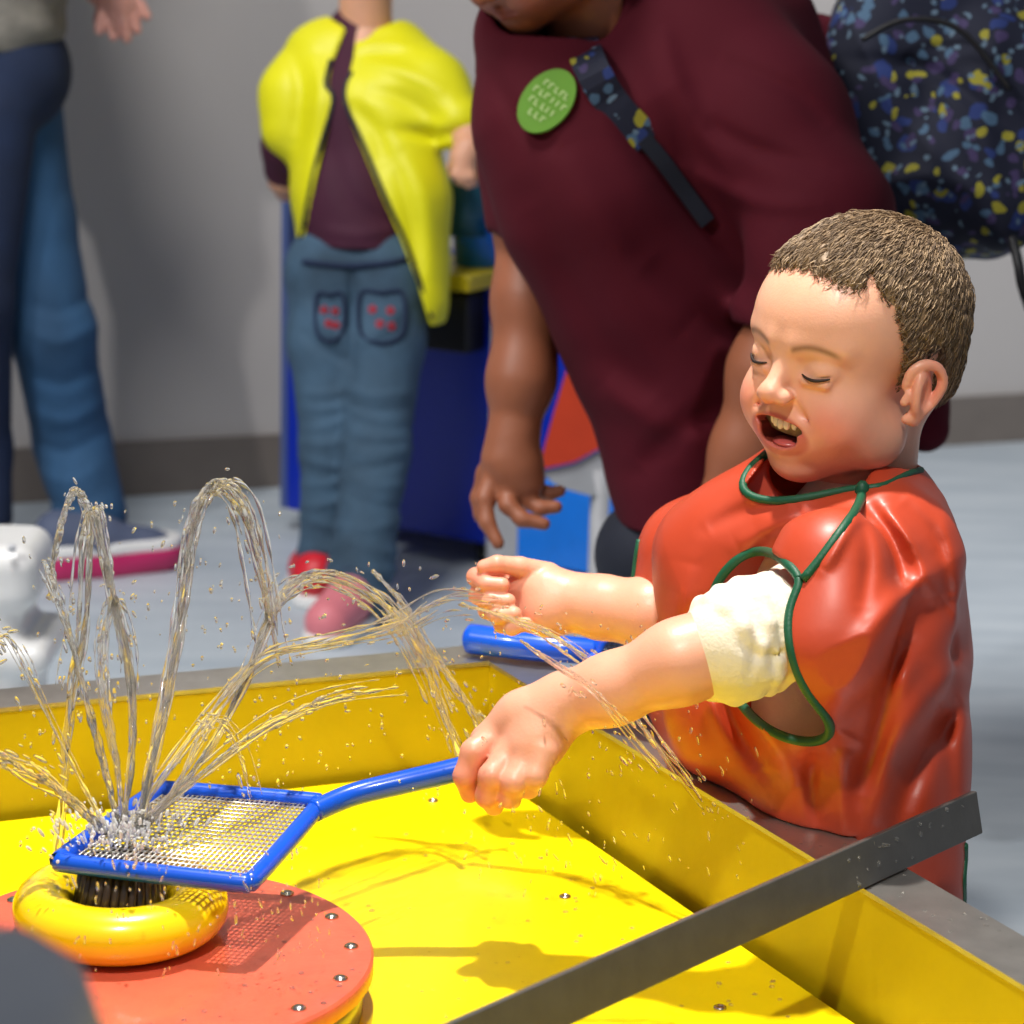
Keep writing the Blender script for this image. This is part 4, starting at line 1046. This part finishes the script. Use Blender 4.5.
# ================================================================== the person in jeans at the left edge
lb = PZ(60, 565, 0); lef = empty('person', (lb[0], lb[1], 0), 'person at the left edge in blue jeans, grey jumper and magenta-soled trainers', 'person')
LF = Frame(W(10, -330, 4.158), (.85, -.45), math.radians(10), 0, 1.12)
h = head_sdf(False); h.cap((0, .030, -.030), LF.l(W(5, -235, 4.193)), .05, .055, .02)
V, F = polygonise(h, .005); C = skin_cols(V, (214, 156, 130), (210, 120, 100), (180, 90, 84), (80, 56, 36), False)
Vh, Fh2, Ch = LF.w(V), F, C
b = S()
b.chain([(W(5, -235, 4.193), .05), (W(30, -190, 4.180), .04), (W(58, -110, 4.131), .038), (W(60, -60, 4.110), .036)], .02)
b.chain([(W(60, -60, 4.110), .036), (W(88, -25, 4.36), .028), (W(100, -12, 4.35), .026)], .02)
b.chain([(W(98, -14, 4.35), .026), (W(112, -2, 4.35), .028), (W(122, 6, 4.35), .024)], .012)
fingers(b, [[(104, 4, 4.34, 12), (100, 18, 4.34, 10), (100, 30, 4.34, 9)], [(112, 8, 4.34, 12), (112, 24, 4.34, 10), (114, 36, 4.34, 9)], [(120, 8, 4.34, 12), (124, 24, 4.34, 10), (127, 38, 4.34, 9)], [(126, 4, 4.35, 12), (134, 18, 4.35, 10), (137, 30, 4.35, 8)], [(128, -4, 4.36, 12), (140, 6, 4.36, 10), (147, 16, 4.36, 8)]], .005)
V, F = polygonise(b, .005); C = plain_cols(V, (220, 160, 146))
mkobj('body', np.concatenate([Vh, V]), np.concatenate([Fh2, F+len(Vh)]), M['skin_woman'], lef, colors=np.concatenate([Ch, C]))
make_hair(lef, LF, M['hair'], strands=0, thick=.016, cols=((80, 56, 36), (130, 96, 64)), res=.006, hl=[(0, .06), (60, .045), (80, -.04), (100, -.055), (180, -.055)])
s = S()
s.chain([(W(0, -215, 4.201), .075), (W(-5, -160, 4.221), .14), (W(-10, -60, 4.260), .135), (W(-12, 10, 4.287), .128)], .04)
s.chain([(W(40, -190, 4.160), .07), (W(58, -110, 4.131), .055), (W(66, -50, 4.114), .045)], .03)
s.chain([(W(-50, -190, 4.260), .07), (W(-75, -80, 4.302), .055), (W(-80, 30, 4.295), .045)], .03)
s.disp(lambda p: .004*np.sin(p[:, 2]*70+p[:, 0]*20)*np.sin(p[:, 0]*30))
cut_above(s, W(20, 55, 4.175)[2])
V, F = polygonise(s, .006); mkobj('jumper', V, F, M['sweater'], lef, label='grey jumper')
s = S()
s.cap(W(-20, 40, 4.299), W(5, 70, 4.311), .11, .11, .03)
s.chain([(W(-12, 110, 4.277), .082), (W(-30, 300, 4.314), .070), (W(-22, 450, 4.45), .056), (W(-18, 515, 4.45), .052)], .02)
V, F = polygonise(s, .006); mkobj('jeans', V, F, M['jeand'], lef, label='nearer leg of the jeans, darker blue')  # one pair of jeans, this leg coloured darker than the farther one
s = S()
s.chain([(W(8, 100, 4.373), .090), (W(28, 220, 4.421), .078), (W(52, 330, 4.446), .072), (W(72, 440, 4.56), .066), (W(90, 515, 4.54), .064)], .02)
for i, y in enumerate((300, 330, 372, 410, 440, 470, 495, 512)):
    s.stroke([(8+y*.06, y), (45+y*.05, y+12), (80+y*.06, y-8)], 7, (-.0045, .0045)[i % 2], 4.2, 4.7)
V, F = polygonise(s, .006); mkobj('jeans_leg', V, F, M['jean'], lef, label='farther leg of the same jeans, lighter blue')
def trainer(hx, hy, tx, ty, lab=None):
    a = PZ(hx, hy, 0); c = PZ(tx, ty, 0); d = unit(c-a); n = np.array([-d[1], d[0], 0]); Lg = np.linalg.norm(c-a)
    s_ = S()
    s_.chain([(a+d*.035+np.array([0, 0, .075]), .040), (a+d*.10+np.array([0, 0, .06]), .040), (a+d*(Lg-.07)+np.array([0, 0, .035]), .034), (a+d*(Lg-.03)+np.array([0, 0, .03]), .026)], .02)
    s_._add(lambda q: .022-q[:, 2], (-9, -9, -9), (9, 9, 9), .002, 'i')
    V, F = polygonise(s_, .004); up_ = mkobj('shoe', V, F, M['shoegrey'], lef, label=lab)
    s_ = S()
    s_.chain([(a+d*.035+np.array([0, 0, .022]), .046), (a+d*.12+np.array([0, 0, .02]), .043), (a+d*(Lg-.05)+np.array([0, 0, .034]), .042)], .01)
    s_._add(lambda q: -q[:, 2]+.0005, (-9, -9, -9), (9, 9, 9), .002, 'i'); s_._add(lambda q: q[:, 2]-.042, (-9, -9, -9), (9, 9, 9), .003, 'i')
    V, F = polygonise(s_, .004); mkobj('sole', V, F, M['magenta'], up_, label='magenta sole')
    s_ = S()
    s_.chain([(a+d*.035+np.array([0, 0, .050]), .045), (a+d*.12+np.array([0, 0, .050]), .042), (a+d*(Lg-.052)+np.array([0, 0, .052]), .040)], .01)
    s_._add(lambda q: .040-q[:, 2], (-9, -9, -9), (9, 9, 9), .002, 'i'); s_._add(lambda q: q[:, 2]-.060, (-9, -9, -9), (9, 9, 9), .003, 'i')
    V, F = polygonise(s_, .004); mkobj('foxing', V, F, M['white'], up_, label='white strip above the sole')
    mbl = MB()
    for k in range(4):
        q = a+d*(.085+k*.022)+np.array([0, 0, .100-k*.010]); mbl.tube(spline([q-n*.026-np.array([0, 0, .016]), q-n*.012, q+n*.012, q+n*.026-np.array([0, 0, .016])], 4), .005, 6)
    mbl.build('laces', M['lace'], up_, label='pale blue laces')
trainer(38, 577, 188, 566)
trainer(-110, 560, -8, 556)
# ================================================================== water
m, nt, b_ = new_mat('water')
b_.inputs['Base Color'].default_value = (1, .985, .95, 1); b_.inputs['Roughness'].default_value = .03; b_.inputs['IOR'].default_value = 1.33; b_.inputs['Transmission Weight'].default_value = .93
M['water'] = m
m, nt, b_ = new_mat('foam')
b_.inputs['Base Color'].default_value = (1, 1, 1, 1); b_.inputs['Roughness'].default_value = .1; b_.inputs['IOR'].default_value = 1.33; b_.inputs['Transmission Weight'].default_value = .45
M['foam'] = m
g = np.random.default_rng(21)
def strand(P, rad, seed, wob, n=6):
    q = np.linspace(0, 1, len(P)); r = np.full(len(P), rad)
    r = r*(.62+.38*np.sin(q*g.uniform(30, 60)+seed)*np.sin(q*g.uniform(10, 24)+seed*2)+.25*np.sin(q*g.uniform(70, 110)))
    o = np.stack([np.sin(q*g.uniform(4, 14)+g.uniform(0, 6)) for _ in range(3)], 1)*wob*(.15+q[:, None])
    r[0] *= .5; r[-1] *= .1
    return P+o, np.maximum(r, rad*.18)
def jet(path, n=6, rad=.0016, spread=.006, label='', drops=16, flat=1.0):
    mb = MB(); P0 = spline([W(*p) for p in path], 14)
    q = np.linspace(0, 1, len(P0))[:, None]
    Pc, rc_ = strand(P0, rad*1.55, g.uniform(0, 6), spread*.2); mb.tube(Pc, rc_, 8)
    for k in range(n):
        d = g.normal(0, 1, 3)*np.array([1, 1, .6])*spread
        i1 = int(len(P0)*g.uniform(.72, 1.0)) if k else len(P0)
        i0 = 0 if g.uniform() < .7 else int(len(P0)*g.uniform(0, .3))
        P = (P0+d*(.10+.9*q**.8))[i0:i1]
        if len(P) < 6: continue
        P, r = strand(P, rad*g.uniform(.45, 1.15), g.uniform(0, 6), spread*.35)
        mb.tube(P, r, 6)
    for k in range(drops):
        t = g.uniform(.25, 1)**.8; i = min(int(t*(len(P0)-2)), len(P0)-2)
        T = unit(P0[i+1]-P0[i]); c = P0[i]+g.normal(0, 1, 3)*spread*1.5*(.3+t)
        X = unit(np.cross(T, (.1, .3, .9))); rr = g.uniform(.0006, .0017)
        mb.ball(c, (rr, rr, rr*g.uniform(1, 4.5)), 7, np.array([X, np.cross(T, X), T]))
    return mb.build('water_jet', M['water'], label=label, cat='water jet', group='jets of water spraying up from the blue bat')
B0 = (122, 836, 1.985)
jet([B0, (132, 745, 2.00), (128, 670, 2.02), (112, 605, 2.03), (101, 545, 2.04), (92, 510, 2.05), (84, 540, 2.06), (78, 620, 2.06), (68, 690, 2.06), (61, 775, 2.05), (54, 862, 2.04)], 10, .0021, .0065, 'tall narrow arc of water just left of the highest arch', 40)
jet([B0, (98, 745, 2.02), (74, 652, 2.05), (54, 588, 2.07), (44, 560, 2.08)], 6, .0020, .0045, 'slanting water jet leaning left across the white plastic unit', 18)
jet([(50, 600, 2.08), (54, 560, 2.08), (64, 515, 2.08), (76, 490, 2.09), (88, 505, 2.09), (97, 545, 2.09)], 6, .0020, .0035, 'short hooked crest of water at the upper left in front of the blue jeans', 14)
jet([(138, 836, 1.985), (152, 765, 2.00), (168, 690, 2.03), (181, 610, 2.06), (190, 540, 2.08), (203, 498, 2.09), (222, 486, 2.10), (243, 506, 2.11), (258, 560, 2.12), (270, 620, 2.13), (280, 668, 2.13)], 13, .0021, .0062, 'highest arch of water, its crest in front of the grey baseboard', 60)
jet([(136, 836, 1.985), (190, 775, 2.02), (240, 690, 2.08), (272, 610, 2.14), (300, 580, 2.18), (335, 580, 2.22), (380, 606, 2.26), (415, 655, 2.28), (440, 710, 2.28), (462, 762, 2.26)], 12, .0021, .0085, 'broad arch of water in front of the pink shoe, falling toward the basin corner', 60)
jet([(130, 836, 1.985), (200, 775, 2.0), (265, 728, 2.04), (330, 700, 2.1), (400, 688, 2.16)], 6, .0016, .0050, 'low water jet slanting right over the wire mesh', 16)
jet([(108, 834, 1.985), (60, 792, 1.98), (10, 762, 1.96), (-60, 728, 1.94)], 10, .0021, .0075, 'low water jet shooting out to the left edge of the photo', 24)
jet([(112, 834, 1.985), (86, 790, 1.98), (40, 700, 1.99), (10, 640, 2.0), (-10, 640, 2.0)], 4, .0010, .0050, 'thin spray of water curling off at the far left', 22)
jet([(126, 836, 1.985), (146, 800, 2.0), (205, 720, 2.04), (262, 660, 2.1), (330, 642, 2.16), (400, 624, 2.22), (450, 600, 2.26), (510, 605, 2.30)], 7, .0013, .0090, 'flat ribbon of spray drifting right toward the raised fist', 34)
jet([(372, 570, 2.3), (400, 600, 2.3), (430, 650, 2.3), (462, 700, 2.3), (486, 742, 2.28)], 7, .0017, .0070, 'falling water streak just left of the basin corner', 26)
jet([(460, 604, 2.25), (510, 618, 2.24), (560, 640, 2.23), (610, 676, 2.20), (642, 716, 2.18), (700, 800, 2.14)], 7, .0012, .0085, 'thin water streak passing under the bare forearm toward the rim', 34)
jet([(520, 640, 1.98), (560, 668, 1.97), (600, 700, 1.97), (660, 770, 1.97)], 4, .0009, .0060, 'fine water trail crossing in front of the bare forearm', 20)
jet([(124, 836, 1.985), (118, 770, 1.99), (106, 700, 2.0), (104, 640, 2.02), (116, 600, 2.03), (128, 640, 2.03), (134, 700, 2.03)], 6, .0013, .0050, 'inner water jet rising between the two tall arches', 16)
jet([(128, 836, 1.985), (172, 790, 1.99), (196, 740, 2.0), (214, 720, 2.02), (236, 745, 2.03), (252, 800, 2.03)], 4, .0010, .0050, 'small loop of water landing on the wire mesh', 16)
# white splash where the spray passes through the mesh
sp = MB()
for k in range(520):
    a = g.uniform(0, 2*PI); r = abs(g.normal(0, .022)); c = W(125, 838, 1.985)+np.array([math.cos(a)*r*1.5, math.sin(a)*r*1.2, abs(g.normal(0, .009))])
    d = unit(np.array([math.cos(a)*r*16, math.sin(a)*r*16, 1.0])); X = unit(np.cross(d, (.2, .3, .1))); rr = g.uniform(.0004, .0016)
    sp.ball(c, (rr, rr, rr*g.uniform(.8, 3.2)), 7, np.array([X, np.cross(d, X), d]))
sp.build('water_splash', M['foam'], label='foaming splash of water on the near corner of the wire mesh', cat='water', kind='stuff')
# loose drops in the air
dr = MB()
def drops(n, x0, x1, y0, y1, s0, s1, r0=.0005, r1=.0015, el=3.0, dirn=(0, 0, 1)):
    for _ in range(n):
        c = W(g.uniform(x0, x1), g.uniform(y0, y1), g.uniform(s0, s1)); d = unit(np.array(dirn)+g.normal(0, .25, 3)); X = unit(np.cross(d, (.2, .9, .1))); rr = g.uniform(r0, r1)**1.0
        dr.ball(c, (rr, rr, rr*g.uniform(1, el)), 7, np.array([X, np.cross(d, X), d]))
drops(170, 20, 300, 500, 860, 1.95, 2.15); drops(150, 200, 500, 560, 800, 2.0, 2.3); drops(80, 480, 700, 600, 780, 2.0, 2.25); drops(70, 540, 760, 720, 880, 2.0, 2.12, .0004, .0011, 6, (-.4, 0, 1))
drops(60, 230, 330, 850, 960, 1.85, 1.95, .0004, .001, 6); drops(60, 20, 220, 860, 980, 1.80, 1.86, .0004, .001, 6); drops(40, 460, 620, 790, 900, 1.9, 2.0, .0004, .0009, 5)
dr.build('water_droplets', M['water'], label='loose water drops flying over the basin', cat='water', kind='stuff')
# beads of water lying on surfaces
bd_ = MB()
for _ in range(130):
    p = PZ(g.uniform(230, 800), g.uniform(820, 1020), ZP)
    if (p-PR)@nR > -.02 or np.hypot(*(p-dc)[:2]) < RD+.01 or (p-Cn)@nR > -.02: continue
    r = g.uniform(.0008, .0026); bd_.ball((p[0], p[1], ZP), (r, r, r*.45), 8)
for _ in range(70):
    a = g.uniform(0, 2*PI); q = math.sqrt(g.uniform(.25, .93))*RD; p = np.array([dc[0]+math.cos(a)*q, dc[1]+math.sin(a)*q, ZD])
    if np.hypot(*(p-rc)[:2]) < RR+rt: continue
    r = g.uniform(.0008, .0028); bd_.ball(p, (r, r, r*.45), 8)
for _ in range(60):
    t = g.uniform(.25, .85); p = Cn+dR*(np.linalg.norm(Rn-Cn)*t*1.25)+nR*g.uniform(.004, RW-.004); r = g.uniform(.0008, .0024); bd_.ball((p[0], p[1], ZR), (r, r, r*.4), 8)
for _ in range(26):
    t = g.uniform(.02, .2); p = b0+bd*t*Lb*1.0-ty*0+tz*g.uniform(-.014, .014)+ty*.003; r = g.uniform(.0008, .0022)
    bd_.ball(p, (r, r, r), 8)
    p2 = b0+bd*t*Lb+tz*g.uniform(-.014, .014)-ty*.003; bd_.ball(p2, (r, r, r), 8)
bd_.build('water_beads', M['water'], label='beads of water lying on the panel, disc and rim', cat='water', kind='stuff')
# ================================================================== camera, light, view
cd = bpy.data.cameras.new('camera'); co = bpy.data.objects.new('camera', cd); COL.objects.link(co)
mw = Matrix(((RT[0], UP[0], -FW[0], CAM[0]), (RT[1], UP[1], -FW[1], CAM[1]), (RT[2], UP[2], -FW[2], CAM[2]), (0, 0, 0, 1)))
co.matrix_world = mw
cd.sensor_fit = 'HORIZONTAL'; cd.sensor_width = 36; cd.lens = FPX/1024*36; cd.clip_start = .05; cd.clip_end = 60
cd.dof.use_dof = True; cd.dof.focus_distance = 2.10; cd.dof.aperture_fstop = 7.5
scene.camera = co
def spot(name, loc, to, watt, ang, size, col=(1, .95, .88), blend=.5):
    l = bpy.data.lights.new(name, 'SPOT'); l.energy = watt; l.spot_size = math.radians(ang); l.spot_blend = blend; l.shadow_soft_size = size; l.color = col
    o = bpy.data.objects.new(name, l); COL.objects.link(o); o.location = loc
    o.rotation_euler = (Vector(to)-Vector(loc)).to_track_quat('-Z', 'Y').to_euler(); return o
spot('ceiling_spot', (-.15, 2.35, 3.1), (.08, 1.70, .4), 430, 36, .05, blend=.35)
spot('ceiling_spot', (-.15, .45, 2.9), (.12, 1.98, .5), 190, 34, .06)
spot('ceiling_spot', (-2.2, .9, 3.0), (-.5, 4.4, .4), 240, 60, .07, (1, .97, .94))
spot('ceiling_spot', (-.9, 2.6, 3.0), (-.5, 4.3, .4), 230, 75, .35, (1, .97, .94))
spot('ceiling_spot', (2.0, 2.6, 3.0), (1.6, 5.0, .5), 200, 58, .3, (1, .98, .96))
w = bpy.data.worlds.new('room_light'); scene.world = w; w.use_nodes = True
w.node_tree.nodes['Background'].inputs['Color'].default_value = (*lin((214, 220, 232)), 1); w.node_tree.nodes['Background'].inputs['Strength'].default_value = .27
scene.view_settings.view_transform = 'Standard'; scene.view_settings.look = 'None'; scene.view_settings.gamma = 1; scene.view_settings.exposure = 0.0
